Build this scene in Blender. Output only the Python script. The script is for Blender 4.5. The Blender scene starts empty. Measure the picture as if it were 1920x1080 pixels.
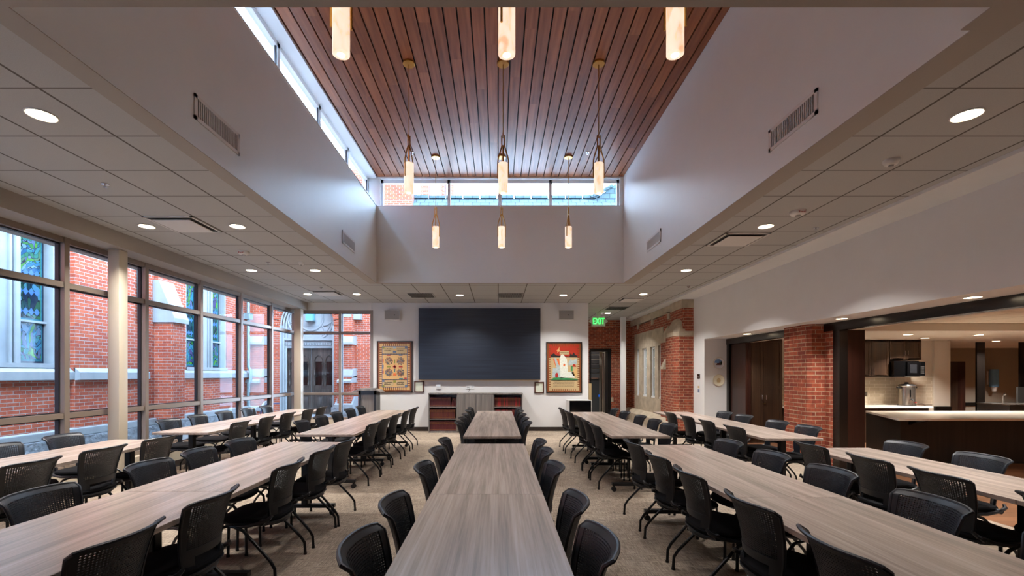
import bpy, bmesh, math, random
from mathutils import Vector, Matrix
random.seed(7)
S = bpy.context.scene
COL = S.collection
F = 853.333
def PX(px, d): return (px-934)*d/F        # room x of a photo column at depth d
def PZ(py, d): return 1.5-(py-702)*d/F    # height of a photo row at depth d

# ---------------------------------------------------------------- camera, sky, exposure
cam = bpy.data.cameras.new('camera'); cam.lens = 16; cam.sensor_width = 36
cam.shift_x = 26/1920; cam.shift_y = 162/1920; cam.clip_start = .05
co = bpy.data.objects.new('camera', cam); COL.objects.link(co)
co.location = (0, 0, 1.5); co.rotation_euler = (math.radians(90), 0, 0)
S.camera = co
S.view_settings.view_transform = 'Standard'; S.view_settings.look = 'None'
S.view_settings.gamma = 1; S.view_settings.use_curve_mapping = False
S.view_settings.exposure = 0.3
S.cycles.use_denoising = True
S.cycles.max_bounces = 8; S.cycles.diffuse_bounces = 5; S.cycles.transparent_max_bounces = 12
S.cycles.caustics_reflective = False; S.cycles.caustics_refractive = False
SKY = 17.0
DOWN_W = 37.0     # watts of one ceiling downlight
w = bpy.data.worlds.new('sky'); S.world = w; w.use_nodes = True
nt = w.node_tree; nt.nodes.clear()
out = nt.nodes.new('ShaderNodeOutputWorld'); bg = nt.nodes.new('ShaderNodeBackground')
tc = nt.nodes.new('ShaderNodeTexCoord'); nz = nt.nodes.new('ShaderNodeTexNoise'); rp = nt.nodes.new('ShaderNodeValToRGB')
nz.inputs['Scale'].default_value = 2.2; nz.inputs['Detail'].default_value = 6
rp.color_ramp.elements[0].position = .38; rp.color_ramp.elements[0].color = (.30, .52, .92, 1)
rp.color_ramp.elements[1].position = .62; rp.color_ramp.elements[1].color = (.68, .84, 1.0, 1)
nt.links.new(tc.outputs['Generated'], nz.inputs['Vector']); nt.links.new(nz.outputs['Fac'], rp.inputs['Fac'])
nt.links.new(rp.outputs['Color'], bg.inputs['Color']); bg.inputs['Strength'].default_value = SKY
nt.links.new(bg.outputs[0], out.inputs[0])

# ---------------------------------------------------------------- materials
def lin(c):
    return tuple(((v/255)/12.92 if v/255 <= .04045 else ((v/255+.055)/1.055)**2.4) for v in c)+(1,)
M = {}
class NT:
    def __init__(s, name):
        m = bpy.data.materials.new(name); m.use_nodes = True; s.m = m; s.t = m.node_tree
        s.b = s.t.nodes['Principled BSDF']; M[name] = m
    def n(s, typ, **kw):
        nd = s.t.nodes.new('ShaderNode'+typ)
        for k, v in kw.items():
            if k.startswith('i_'):
                nd.inputs[k[2:].replace('_', ' ')].default_value = v
            else: setattr(nd, k, v)
        return nd
    def l(s, a, b): s.t.links.new(a, b)
    def coord(s, kind='Object', scale=(1, 1, 1), loc=(0, 0, 0)):
        c = s.n('TexCoord'); mp = s.n('Mapping'); mp.inputs['Scale'].default_value = scale
        mp.inputs['Location'].default_value = loc; s.l(c.outputs[kind], mp.inputs[0]); return mp.outputs[0]
    def ramp(s, fac, stops):
        r = s.n('ValToRGB'); e = r.color_ramp.elements
        while len(e) < len(stops): e.new(.5)
        for i, (p, c) in enumerate(stops): e[i].position = p; e[i].color = c
        s.l(fac, r.inputs[0]); return r.outputs[0]
    def bump(s, h, st=.3, d=.01):
        b = s.n('Bump'); b.inputs['Strength'].default_value = st; b.inputs['Distance'].default_value = d
        s.l(h, b.inputs['Height']); s.l(b.outputs[0], s.b.inputs['Normal'])
    def math(s, op, a, b=None, c=None):
        m = s.n('Math', operation=op)
        for i, v in enumerate((a, b, c)):
            if v is None: continue
            if hasattr(v, 'links'): s.l(v, m.inputs[i])
            else: m.inputs[i].default_value = v
        return m.outputs[0]
    def mix(s, f, a, b, mode='MIX'):
        m = s.n('Mix', data_type='RGBA', blend_type=mode)
        for i, v in ((0, f), (6, a), (7, b)):
            if hasattr(v, 'links'): s.l(v, m.inputs[i])
            else: m.inputs[i].default_value = v
        return m.outputs[2]
def plain(name, rgb, rough=.6, metal=0, spec=None, noise=0, nscale=8):
    t = NT(name); c = lin(rgb); t.b.inputs['Roughness'].default_value = rough; t.b.inputs['Metallic'].default_value = metal
    if spec is not None: t.b.inputs['Specular IOR Level'].default_value = spec
    if noise:
        nn = t.n('TexNoise', i_Scale=nscale, i_Detail=4); t.l(t.coord(), nn.inputs['Vector'])
        a = tuple(max(0, v*(1-noise)) for v in c[:3])+(1,); b = tuple(min(1, v*(1+noise)) for v in c[:3])+(1,)
        t.l(t.ramp(nn.outputs['Fac'], [(.3, a), (.7, b)]), t.b.inputs['Base Color'])
    else: t.b.inputs['Base Color'].default_value = c
    return t
def emis(name, rgb, st):
    t = NT(name); t.b.inputs['Base Color'].default_value = lin(rgb); t.b.inputs['Emission Color'].default_value = lin(rgb)
    t.b.inputs['Emission Strength'].default_value = st; return t
plain('paint_white', (222, 222, 222), .75, noise=.015, nscale=3)
plain('paint_well', (222, 225, 223), .42, noise=.012, nscale=3)
plain('paint_beam', (160, 152, 142), .6)
plain('paint_column', (196, 184, 164), .35)
plain('aluminium', (142, 128, 116), .35, .35)
plain('gasket', (22, 22, 26), .5)
plain('frame_white', (226, 228, 230), .4)
plain('base_dark', (46, 36, 31), .5); plain('frame_brown', (88, 52, 36), .4)
plain('black_plastic', (30, 31, 34), .38, spec=.55)
plain('chair_shell', (22, 27, 35), .42, spec=.5)
plain('black_fabric', (20, 20, 23), .9, spec=.15)
plain('black_metal', (20, 21, 23), .35, .3)
plain('caster', (14, 14, 15), .5)
plain('grille_grey', (150, 148, 146), .5)
plain('vent_white', (214, 212, 208), .5)
plain('duct_dark', (60, 58, 56), .8)
plain('brass', (196, 150, 78), .28, .95)
plain('steel', (196, 190, 182), .22, .95)
plain('chrome', (220, 220, 222), .12, 1)
plain('stone_in', (176, 162, 142), .85, noise=.16, nscale=5)
plain('stone_white', (140, 144, 146), .8, noise=.08, nscale=4)
plain('stone_carved', (134, 138, 142), .7, noise=.05, nscale=6)
t = plain('stone_rough', (126, 130, 134), .9, noise=.25, nscale=6)
nn = t.n('TexNoise', i_Scale=9, i_Detail=8); t.l(t.coord(), nn.inputs['Vector']); t.bump(nn.outputs['Fac'], 1, .06)
plain('quartz', (236, 228, 214), .12, noise=.03, nscale=20)
plain('wood_frame_black', (20, 16, 14), .25, spec=.6)
plain('gray_door', (74, 80, 84), .45)
plain('shutter', (92, 96, 100), .4, .3)
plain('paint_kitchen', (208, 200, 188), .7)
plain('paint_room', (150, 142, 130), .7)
plain('oven_glass', (30, 31, 34), .15); plain('glass_black', (8, 8, 9), .08, spec=.7)
plain('copper_patina', (110, 132, 136), .5, .3, noise=.15)
plain('lantern_glass', (96, 170, 190), .2)
plain('rail_blue', (70, 84, 120), .4, .4)
plain('paper', (226, 232, 214), .7)
plain('plate_white', (236, 236, 238), .2)
plain('plate_cream', (232, 224, 198), .25)
plain('red', (170, 40, 36), .5); plain('sky_blue', (120, 160, 210), .5); plain('leaf_dark', (30, 44, 36), .7)
plain('tan', (196, 170, 126), .5); plain('tan2', (214, 172, 112), .45); plain('ink', (36, 30, 26), .6)
plain('slate_blue', (96, 116, 146), .4); plain('olive', (140, 140, 60), .5); plain('teal', (70, 130, 130), .5)
plain('art_red', (178, 54, 36), .35); plain('art_orange', (222, 110, 54), .4); plain('art_green', (60, 140, 84), .4)
plain('pearl', (222, 226, 214), .12, noise=.12, nscale=30); plain('pearl_blue', (176, 190, 190), .2, noise=.12, nscale=20)
plain('cup_blue', (110, 160, 205), .2); plain('sky_white', (230, 240, 245), .5)
plain('asphalt', (120, 120, 118), .9, noise=.12, nscale=3)
plain('book_maroon', (84, 28, 34), .5); plain('book_brown', (92, 42, 30), .5); plain('book_red', (150, 30, 36), .5)
plain('gold_leaf', (190, 150, 90), .35, .5)
emis('downlight_lens', (255, 232, 196), 14)
emis('exit_green', (70, 255, 110), 1.6)
emis('sticker_blue_glow', (30, 110, 230), .4)  # sticker given a faint glow in its material, no lamp behind it
# alabaster lamp shade: veined, lit from inside
t = NT('alabaster'); nn = t.n('TexNoise', i_Scale=9, i_Detail=7, i_Distortion=1.6); t.l(t.coord(scale=(1, 1, .6)), nn.inputs['Vector'])
c = t.ramp(nn.outputs['Fac'], [(.3, lin((236, 184, 146))), (.48, lin((248, 220, 192))), (.7, lin((255, 236, 216)))])
t.l(c, t.b.inputs['Base Color']); t.l(c, t.b.inputs['Emission Color']); t.b.inputs['Emission Strength'].default_value = .8
t.b.inputs['Roughness'].default_value = .3
emis('lamp_core', (255, 226, 180), 3.0)
# clear window glass
t = NT('glass'); t.t.nodes.remove(t.b); o = t.t.nodes['Material Output']
tr = t.n('BsdfTransparent'); tr.inputs[0].default_value = (.96, .985, .99, 1); gl = t.n('BsdfGlossy'); gl.inputs['Roughness'].default_value = .02
fr = t.n('LayerWeight'); fr.inputs[0].default_value = .5; mx = t.n('MixShader')
t.l(t.math('ADD', t.math('MULTIPLY', t.math('POWER', fr.outputs['Facing'], 5), .05), .015), mx.inputs[0]); t.l(tr.outputs[0], mx.inputs[1]); t.l(gl.outputs[0], mx.inputs[2]); t.l(mx.outputs[0], o.inputs[0])
# brick, courses follow whichever way the face looks
def brick(name, c1, c2, mort, bw=.205, rh=.0677, ms=.010, var=.5, alongx=False):
    t = NT(name); g = t.n('NewGeometry'); sp = t.n('SeparateXYZ'); sn = t.n('SeparateXYZ')
    t.l(g.outputs['Position'], sp.inputs[0]); t.l(g.outputs['True Normal'], sn.inputs[0])
    ax = t.math('GREATER_THAN', t.math('ABSOLUTE', sn.outputs[0]), .5)
    u = t.math('ADD', t.math('MULTIPLY', sp.outputs[1], ax), t.math('MULTIPLY', sp.outputs[0], t.math('SUBTRACT', 1, ax)))
    cb = t.n('CombineXYZ'); t.l(u, cb.inputs[0]); t.l(sp.outputs[2], cb.inputs[1])
    b = t.n('TexBrick'); b.offset = .5; b.inputs['Scale'].default_value = 1
    b.inputs['Brick Width'].default_value = bw; b.inputs['Row Height'].default_value = rh
    b.inputs['Mortar Size'].default_value = ms*.5; b.inputs['Mortar Smooth'].default_value = .1; b.inputs['Bias'].default_value = 0
    b.inputs['Color1'].default_value = lin(c1); b.inputs['Color2'].default_value = lin(c2); b.inputs['Mortar'].default_value = lin(mort)
    t.l(cb.outputs[0], b.inputs['Vector'])
    nn = t.n('TexNoise', i_Scale=14, i_Detail=5); t.l(g.outputs['Position'], nn.inputs['Vector'])
    v = t.ramp(nn.outputs['Fac'], [(.3, (1-var*.5,)*3+(1,)), (.7, (1+var*.2,)*3+(1,))])
    t.l(t.mix(1.0, b.outputs['Color'], v, 'MULTIPLY'), t.b.inputs['Base Color'])
    t.b.inputs['Roughness'].default_value = .85
    t.bump(t.math('SUBTRACT', 1, b.outputs['Fac']), .5, .006); return t
brick('brick_out', (176, 84, 52), (148, 64, 42), (156, 152, 146))
brick('brick_in', (168, 84, 56), (128, 56, 40), (186, 160, 132), var=.7)
brick('backsplash_tile', (190, 176, 154), (206, 194, 174), (232, 224, 208), bw=.24, rh=.075, ms=.006, var=.1)
M['backsplash_tile'].node_tree.nodes['Principled BSDF'].inputs['Roughness'].default_value = .2
brick('slate_roof', (74, 92, 96), (60, 78, 84), (26, 36, 42), bw=.3, rh=.17, ms=.02, var=.4)
# table laminate: long grey-brown streaks
def grain(name, stops, sc, rough=.35, axis=1, bumpst=.02, wob=1.0):
    t = NT(name); oi = t.n('ObjectInfo'); tc = t.n('TexCoord'); ad = t.n('VectorMath', operation='ADD')
    m7 = t.n('VectorMath', operation='SCALE'); m7.inputs['Scale'].default_value = 11
    cb = t.n('CombineXYZ')
    for i in range(3): t.l(oi.outputs['Random'], cb.inputs[i])
    t.l(cb.outputs[0], m7.inputs[0]); t.l(tc.outputs['Object'], ad.inputs[0]); t.l(m7.outputs[0], ad.inputs[1])
    def st(a, b):
        mp = t.n('Mapping'); s = [a, a, a]; s[axis] = b; mp.inputs['Scale'].default_value = s
        t.l(ad.outputs[0], mp.inputs[0]); n = t.n('TexNoise', i_Scale=1, i_Detail=6, i_Roughness=.6); n.inputs['Distortion'].default_value = .2*wob
        t.l(mp.outputs[0], n.inputs['Vector']); return n.outputs['Fac']
    a = st(sc, sc*.035); b = st(sc*6, sc*.12)
    f = t.math('ADD', t.math('MULTIPLY', a, .62), t.math('MULTIPLY', b, .38))
    t.l(t.ramp(f, stops), t.b.inputs['Base Color']); t.b.inputs['Roughness'].default_value = rough
    t.bump(b, bumpst, .002); return t
grain('table_laminate', [(.36, lin((134, 122, 114))), (.47, lin((154, 140, 130))), (.54, lin((166, 151, 141))), (.66, lin((182, 167, 157)))], 14, .27)
grain('shelf_laminate', [(.38, lin((98, 94, 92))), (.5, lin((122, 117, 113))), (.62, lin((142, 136, 131)))], 14, .4, 2)
grain('cabinet_wood', [(.36, lin((44, 31, 22))), (.5, lin((60, 43, 31))), (.64, lin((74, 54, 39)))], 9, .35, 2)
grain('dark_wood', [(.36, lin((34, 18, 14))), (.5, lin((46, 24, 18))), (.64, lin((58, 30, 22)))], 8, .3, 2)
grain('bar_wood', [(.36, lin((34, 30, 26))), (.5, lin((42, 37, 32))), (.64, lin((52, 45, 38)))], 8, .35, 2)
grain('door_bronze', [(.36, lin((34, 28, 24))), (.5, lin((54, 45, 39))), (.64, lin((84, 73, 65)))], 26, .4, 2)
grain('frame_wood', [(.36, lin((104, 54, 26))), (.5, lin((136, 74, 36))), (.64, lin((160, 94, 50)))], 14, .35, 2)
# wood plank ceiling
t = NT('plank_wood'); g = t.n('NewGeometry'); sp = t.n('SeparateXYZ'); t.l(g.outputs['Position'], sp.inputs[0])
pi = t.math('FLOOR', t.math('DIVIDE', sp.outputs[0], .157)); seg = t.math('FLOOR', t.math('ADD', t.math('DIVIDE', sp.outputs[1], 2.4), t.math('MULTIPLY', pi, .37)))
cb = t.n('CombineXYZ'); t.l(pi, cb.inputs[0]); t.l(seg, cb.inputs[1]); wn = t.n('TexWhiteNoise'); t.l(cb.outputs[0], wn.inputs['Vector'])
c2 = t.n('CombineXYZ'); t.l(t.math('MULTIPLY', sp.outputs[0], 22), c2.inputs[0]); t.l(t.math('MULTIPLY', sp.outputs[1], 1.3), c2.inputs[1]); t.l(t.math('MULTIPLY', wn.outputs['Value'], 30), c2.inputs[2])
nn = t.n('TexNoise', i_Scale=1, i_Detail=6); t.l(c2.outputs[0], nn.inputs['Vector'])
f = t.math('ADD', t.math('MULTIPLY', nn.outputs['Fac'], .82), t.math('MULTIPLY', wn.outputs['Value'], .18))
t.l(t.ramp(f, [(.25, lin((112, 62, 34))), (.5, lin((150, 88, 52))), (.75, lin((178, 110, 68)))]), t.b.inputs['Base Color'])
t.b.inputs['Roughness'].default_value = .42
# lay-in ceiling tiles, 0.61 m grid; lines through the given origin
def tiles(name, ox, oy, rgb, line, gx=.61, gy=.61):
    t = NT(name); g = t.n('NewGeometry'); sp = t.n('SeparateXYZ'); t.l(g.outputs['Position'], sp.inputs[0])
    def ln(o, off, gg, wd):
        q = t.math('FRACT', t.math('ADD', t.math('DIVIDE', t.math('SUBTRACT', o, off), gg), 100.5))
        return t.math('LESS_THAN', t.math('ABSOLUTE', t.math('SUBTRACT', q, .5)), wd/gg/2)
    a = ln(sp.outputs[0], ox, gx, .020); b = ln(sp.outputs[1], oy, gy, .014); m = t.math('MAXIMUM', a, b)
    nn = t.n('TexNoise', i_Scale=160, i_Detail=3); t.l(g.outputs['Position'], nn.inputs['Vector'])
    base = t.ramp(nn.outputs['Fac'], [(.35, tuple(v*.92 for v in lin(rgb)[:3])+(1,)), (.65, lin(rgb))])
    t.l(t.mix(m, base, lin(line)), t.b.inputs['Base Color']); t.b.inputs['Roughness'].default_value = .9
    t.bump(t.math('SUBTRACT', t.math('MULTIPLY', nn.outputs['Fac'], .25), t.math('MULTIPLY', m, 1.0)), .35, .008)
tiles('ceiling_tile', 0.0, 3.02, (180, 180, 178), (98, 92, 86))
tiles('kitchen_tile', 5.9, 3.0, (226, 214, 196), (170, 156, 138))
# carpet: woven loops and faint plank tiles
t = NT('carpet'); g = t.n('NewGeometry'); sp = t.n('SeparateXYZ'); t.l(g.outputs['Position'], sp.inputs[0])
def strk(ax, ay, det=3):
    c = t.n('CombineXYZ'); t.l(t.math('MULTIPLY', sp.outputs[0], ax), c.inputs[0]); t.l(t.math('MULTIPLY', sp.outputs[1], ay), c.inputs[1])
    n = t.n('TexNoise', i_Scale=1, i_Detail=det, i_Roughness=.7); t.l(c.outputs[0], n.inputs['Vector']); return n.outputs['Fac']
a = strk(150, 9); b = strk(9, 150); c = strk(1.1, 1.1, 4)
bt = t.n('TexBrick'); bt.offset = .5
for k, v in (('Scale', 1), ('Brick Width', .91), ('Row Height', .61), ('Mortar Size', .0), ('Bias', 0)): bt.inputs[k].default_value = v
bt.inputs['Color1'].default_value = (.42, .42, .42, 1); bt.inputs['Color2'].default_value = (.58, .58, .58, 1); t.l(g.outputs['Position'], bt.inputs['Vector'])
f = t.math('ADD', t.math('ADD', t.math('MULTIPLY', a, .34), t.math('MULTIPLY', b, .34)), t.math('ADD', t.math('MULTIPLY', c, .16), t.math('MULTIPLY', bt.outputs['Color'], .16)))
t.l(t.ramp(f, [(.38, lin((76, 67, 60))), (.47, lin((128, 115, 102))), (.54, lin((162, 147, 131))), (.64, lin((200, 184, 166)))]), t.b.inputs['Base Color'])
t.b.inputs['Roughness'].default_value = .95; t.b.inputs['Specular IOR Level'].default_value = .1; t.bump(f, .8, .01)
# kitchen plank floor
t = NT('floor_wood'); g = t.n('NewGeometry'); bt = t.n('TexBrick'); bt.offset = .35
for k, v in (('Scale', 1), ('Brick Width', 1.2), ('Row Height', .15), ('Mortar Size', .002), ('Bias', 0)): bt.inputs[k].default_value = v
bt.inputs['Color1'].default_value = lin((128, 88, 62)); bt.inputs['Color2'].default_value = lin((98, 66, 46)); bt.inputs['Mortar'].default_value = lin((50, 34, 24))
t.l(g.outputs['Position'], bt.inputs['Vector']); t.l(bt.outputs['Color'], t.b.inputs['Base Color']); t.b.inputs['Roughness'].default_value = .4
# video wall: glossy navy-black with fine horizontal rows
t = NT('screen_face'); g = t.n('NewGeometry'); sp = t.n('SeparateXYZ'); t.l(g.outputs['Position'], sp.inputs[0])
cb = t.n('CombineXYZ'); t.l(t.math('MULTIPLY', sp.outputs[2], 45), cb.inputs[2]); t.l(t.math('MULTIPLY', sp.outputs[0], .8), cb.inputs[0])
nn = t.n('TexNoise', i_Scale=1, i_Detail=5); t.l(cb.outputs[0], nn.inputs['Vector'])
t.l(t.ramp(nn.outputs['Fac'], [(.35, lin((34, 40, 52))), (.65, lin((44, 52, 66)))]), t.b.inputs['Base Color']); t.b.inputs['Roughness'].default_value = .38
# stained glass: leaded blue and green pieces
def stained(name, sc, stops):
    t = NT(name); v = t.n('TexVoronoi', i_Scale=sc); v.feature = 'DISTANCE_TO_EDGE'; v2 = t.n('TexVoronoi', i_Scale=sc)
    g = t.coord(scale=(1, 1, .7)); nn = t.n('TexNoise', i_Scale=2.5); t.l(g, nn.inputs['Vector'])
    ad = t.n('VectorMath', operation='ADD'); t.l(g, ad.inputs[0]); t.l(nn.outputs['Color'], ad.inputs[1])
    t.l(ad.outputs[0], v.inputs['Vector']); t.l(ad.outputs[0], v2.inputs['Vector'])
    sx = t.n('SeparateXYZ'); t.l(v2.outputs['Color'], sx.inputs[0])
    c = t.ramp(sx.outputs[0], stops); e = t.math('LESS_THAN', v.outputs['Distance'], .035)
    t.l(t.mix(e, c, lin((18, 24, 30))), t.b.inputs['Base Color']); t.b.inputs['Roughness'].default_value = .15
stained('stained_field', 7, [(.0, lin((19, 34, 51))), (.3, lin((15, 40, 48))), (.5, lin((23, 55, 60))), (.66, lin((26, 63, 48))), (.85, lin((39, 85, 52))), (1, lin((59, 105, 132)))])
stained('stained_ornament', 10, [(.0, lin((26, 72, 105))), (.3, lin((52, 112, 132))), (.5, lin((39, 92, 52))), (.66, lin((72, 125, 39))), (.8, lin((63, 55, 92))), (1, lin((99, 132, 151)))])
plain('stained_border', (39, 99, 112), .15, noise=.35, nscale=12); plain('stained_green', (55, 110, 55), .2, noise=.2); plain('stained_diamond', (63, 99, 149), .15)
plain('stained_edge', (34, 42, 58), .15)
# parchment with rows of fine writing
t = NT('certificate'); nn = t.n('TexNoise', i_Scale=1, i_Detail=2); t.l(t.coord(scale=(60, 1, 110)), nn.inputs['Vector'])
t.l(t.ramp(nn.outputs['Fac'], [(.3, lin((190, 196, 178))), (.6, lin((228, 234, 216)))]), t.b.inputs['Base Color'])
t = NT('mosaic'); nn = t.n('TexVoronoi', i_Scale=34); t.l(t.coord(), nn.inputs['Vector']); sx = t.n('SeparateXYZ'); t.l(nn.outputs['Color'], sx.inputs[0])
t.l(t.ramp(sx.outputs[0], [(0, lin((60, 50, 44))), (.3, lin((110, 116, 120))), (.55, lin((150, 84, 50))), (.8, lin((200, 170, 120))), (1, lin((90, 60, 40)))]), t.b.inputs['Base Color'])

# ---------------------------------------------------------------- mesh helpers
def unit(v):
    return v.normalized() if v.length > 1e-9 else Vector((0, 0, 1))
class MB:
    def __init__(s): s.v = []; s.f = []
    def add(s, vs, fs):
        b = len(s.v); s.v += [tuple(v) for v in vs]; s.f += [tuple(b+i for i in f) for f in fs]; return s
    def box(s, x0, y0, z0, x1, y1, z1, bev=0):
        x0, x1 = sorted((x0, x1)); y0, y1 = sorted((y0, y1)); z0, z1 = sorted((z0, z1))
        if bev:
            bm = bmesh.new(); bmesh.ops.create_cube(bm, size=1)
            bmesh.ops.scale(bm, vec=(x1-x0, y1-y0, z1-z0), verts=bm.verts); bmesh.ops.translate(bm, vec=((x0+x1)/2, (y0+y1)/2, (z0+z1)/2), verts=bm.verts)
            bmesh.ops.bevel(bm, geom=bm.edges[:], offset=bev, segments=2, affect='EDGES', profile=.5)
            bm.verts.index_update(); s.add([v.co[:] for v in bm.verts], [[v.index for v in f.verts] for f in bm.faces]); bm.free(); return s
        return s.add([(x0, y0, z0), (x1, y0, z0), (x1, y1, z0), (x0, y1, z0), (x0, y0, z1), (x1, y0, z1), (x1, y1, z1), (x0, y1, z1)],
                     [(0, 3, 2, 1), (4, 5, 6, 7), (0, 1, 5, 4), (1, 2, 6, 5), (2, 3, 7, 6), (3, 0, 4, 7)])
    def prism(s, pts, a, b, axis='z'):
        n = len(pts)
        ar = sum(pts[i][0]*pts[(i+1) % n][1]-pts[(i+1) % n][0]*pts[i][1] for i in range(n))
        if ar < 0: pts = pts[::-1]
        P = (lambda u, v, w: (u, v, w)) if axis == 'z' else (lambda u, v, w: (u, w, v)) if axis == 'y' else (lambda u, v, w: (w, u, v))
        vs = [P(u, v, a) for u, v in pts]+[P(u, v, b) for u, v in pts]
        fs = [tuple(range(n))[::-1], tuple(range(n, 2*n))]+[(i, (i+1) % n, n+(i+1) % n, n+i) for i in range(n)]
        if (axis == 'y') != (b < a): fs = [f[::-1] for f in fs]
        return s.add(vs, fs)
    def tube(s, pts, r, n=8, closed=False):
        pts = [Vector(p) for p in pts]; rs = r if isinstance(r, (list, tuple)) else [r]*len(pts); rings = []; N = len(pts); up = None
        for i, p in enumerate(pts):
            if closed: d = unit(pts[(i+1) % N]-pts[i-1])
            else: d = unit((pts[min(i+1, N-1)]-p).normalized()+(p-pts[max(i-1, 0)]).normalized()) if 0 < i < N-1 else unit(pts[min(i+1, N-1)]-pts[max(i-1, 0)])
            if up is None: up = d.orthogonal().normalized()
            up = unit(up-d*up.dot(d)); q = d.cross(up)
            rings.append([p+(up*math.cos(2*math.pi*k/n)+q*math.sin(2*math.pi*k/n))*rs[i] for k in range(n)])
        vs = [v for R in rings for v in R]; fs = []
        for i in range(N if closed else N-1):
            j = (i+1) % N
            for k in range(n): fs.append((i*n+k, i*n+(k+1) % n, j*n+(k+1) % n, j*n+k))
        if not closed: fs += [tuple(range(n))[::-1], tuple(range((N-1)*n, N*n))]
        return s.add(vs, fs)
    def lathe(s, prof, c=(0, 0, 0), n=24, axis='z'):
        vs = []; fs = []
        for r, h in prof:
            for k in range(n):
                a = 2*math.pi*k/n; u, v = r*math.cos(a), r*math.sin(a)
                vs.append((c[0]+u, c[1]+v, c[2]+h) if axis == 'z' else (c[0]+u, c[1]-h, c[2]+v))
        for i in range(len(prof)-1):
            for k in range(n): fs.append((i*n+k, i*n+(k+1) % n, (i+1)*n+(k+1) % n, (i+1)*n+k))
        fs += [tuple(range(n))[::-1], tuple(range((len(prof)-1)*n, len(prof)*n))]
        return s.add(vs, fs)
    def quad(s, a, b, c, d): return s.add([a, b, c, d], [(0, 1, 2, 3)])
    def build(s, name, mat, parent=None, smooth=False, **props):
        me = bpy.data.meshes.new(name); me.from_pydata(s.v, [], s.f); me.update()
        me.materials.append(M[mat])
        if smooth:
            me.shade_smooth()
            try: me.set_sharp_from_angle(angle=math.radians(38))
            except Exception: pass
        o = bpy.data.objects.new(name, me); COL.objects.link(o)
        if parent is not None:
            o.parent = parent
            root = parent
            off = Vector(WLOC.get(parent.name, (0, 0, 0)))
            if not props.get('local'): o.matrix_parent_inverse = Matrix.Translation(-off)
            WLOC[o.name] = tuple(off) if False else (0, 0, 0) if not props.get('local') else tuple(off)
        for k, v in props.items():
            if k != 'local': o[k] = v
        return o
WLOC = {}
def part(name, mat, parent, mb, smooth=False, **p): return mb.build(name, mat, parent, smooth, **p)
def struct(name, mat, mb, smooth=False): return mb.build(name, mat, None, smooth, kind='structure')
def sempty(name):
    o = bpy.data.objects.new(name, None); COL.objects.link(o); o['kind'] = 'structure'; o.empty_display_size = .1; return o
def thing(name, label, cat, loc=(0, 0, 0), group=None, rz=0):
    o = bpy.data.objects.new(name, None); COL.objects.link(o); o.location = loc; o.rotation_euler = (0, 0, rz); o.empty_display_size = .1
    o['label'] = label; o['category'] = cat
    if group: o['group'] = group
    WLOC[o.name] = tuple(loc); return o
def one(name, mat, mb, label, cat, group=None, smooth=False):
    o = mb.build(name, mat, None, smooth, label=label, category=cat)
    if group: o['group'] = group
    return o
def B(*a, **k): return MB().box(*a, **k)
def light(kind, name, loc, energy, color, parent=None, size=.1, rot=(0, 0, 0), spot=None, shape=None):
    l = bpy.data.lights.new(name, kind); l.energy = energy; l.color = color
    if kind == 'AREA':
        l.size = size; l.shape = shape or 'DISK'
        if spot: l.spread = math.radians(spot)
    elif kind == 'SPOT': l.spot_size = math.radians(spot or 120); l.spot_blend = .6; l.shadow_soft_size = size
    else: l.shadow_soft_size = size
    o = bpy.data.objects.new(name, l); COL.objects.link(o); o.location = loc; o.rotation_euler = rot
    if parent is not None: o.parent = parent; o.matrix_parent_inverse = Matrix.Translation(-Vector(WLOC.get(parent.name, (0, 0, 0))))
    return o
# ================================================================ THE SETTING
CE = 3.4      # lay-in ceiling
YF = 12.1     # far wall
WXL, WXR, WY0, WY1 = -2.53, 2.61, 2.35, 9.48   # the light well
struct('floor', 'carpet', B(-5.6, -3, -.1, 5.05, 17, 0))
struct('floor', 'floor_wood', B(5.05, -3, -.1, 16.5, 14.2, 0))
struct('ground', 'asphalt', B(-14, -6, -.25, -5.6, 22, -.02))
# lay-in ceiling around the well, and the plain band that edges it
m = MB(); T = .16
m.box(-5.05, -3, CE, 4.38, WY0-.5, CE+.2)
m.box(-5.05, WY0-.5, CE, WXL-T, YF+.2, CE+.2); m.box(WXR+.21, WY0-.5, CE, 4.38, 17, CE+.2)
m.box(WXL-T, WY1+.05, CE, WXR+.21, YF+.2, CE+.2); m.box(2.25, YF+.2, CE, WXR+.21, 17, CE+.2)
struct('ceiling', 'ceiling_tile', m)
m = MB(); C0, C1 = CE-.004, CE+.002; m.box(WXL-T, WY0-.5, C0, WXL, WY1+.05, C1); m.box(WXR, WY0-.5, C0, WXR+.21, WY1+.05, C1)
m.box(WXL, WY1, C0, WXR, WY1+.05, C1); m.box(WXL, WY0-.5, C0, WXR, WY0, C1); m.box(WXR-.06, WY0, C0, WXR, WY0+.16, C1)
struct('trim_1', 'paint_beam', m)
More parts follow.
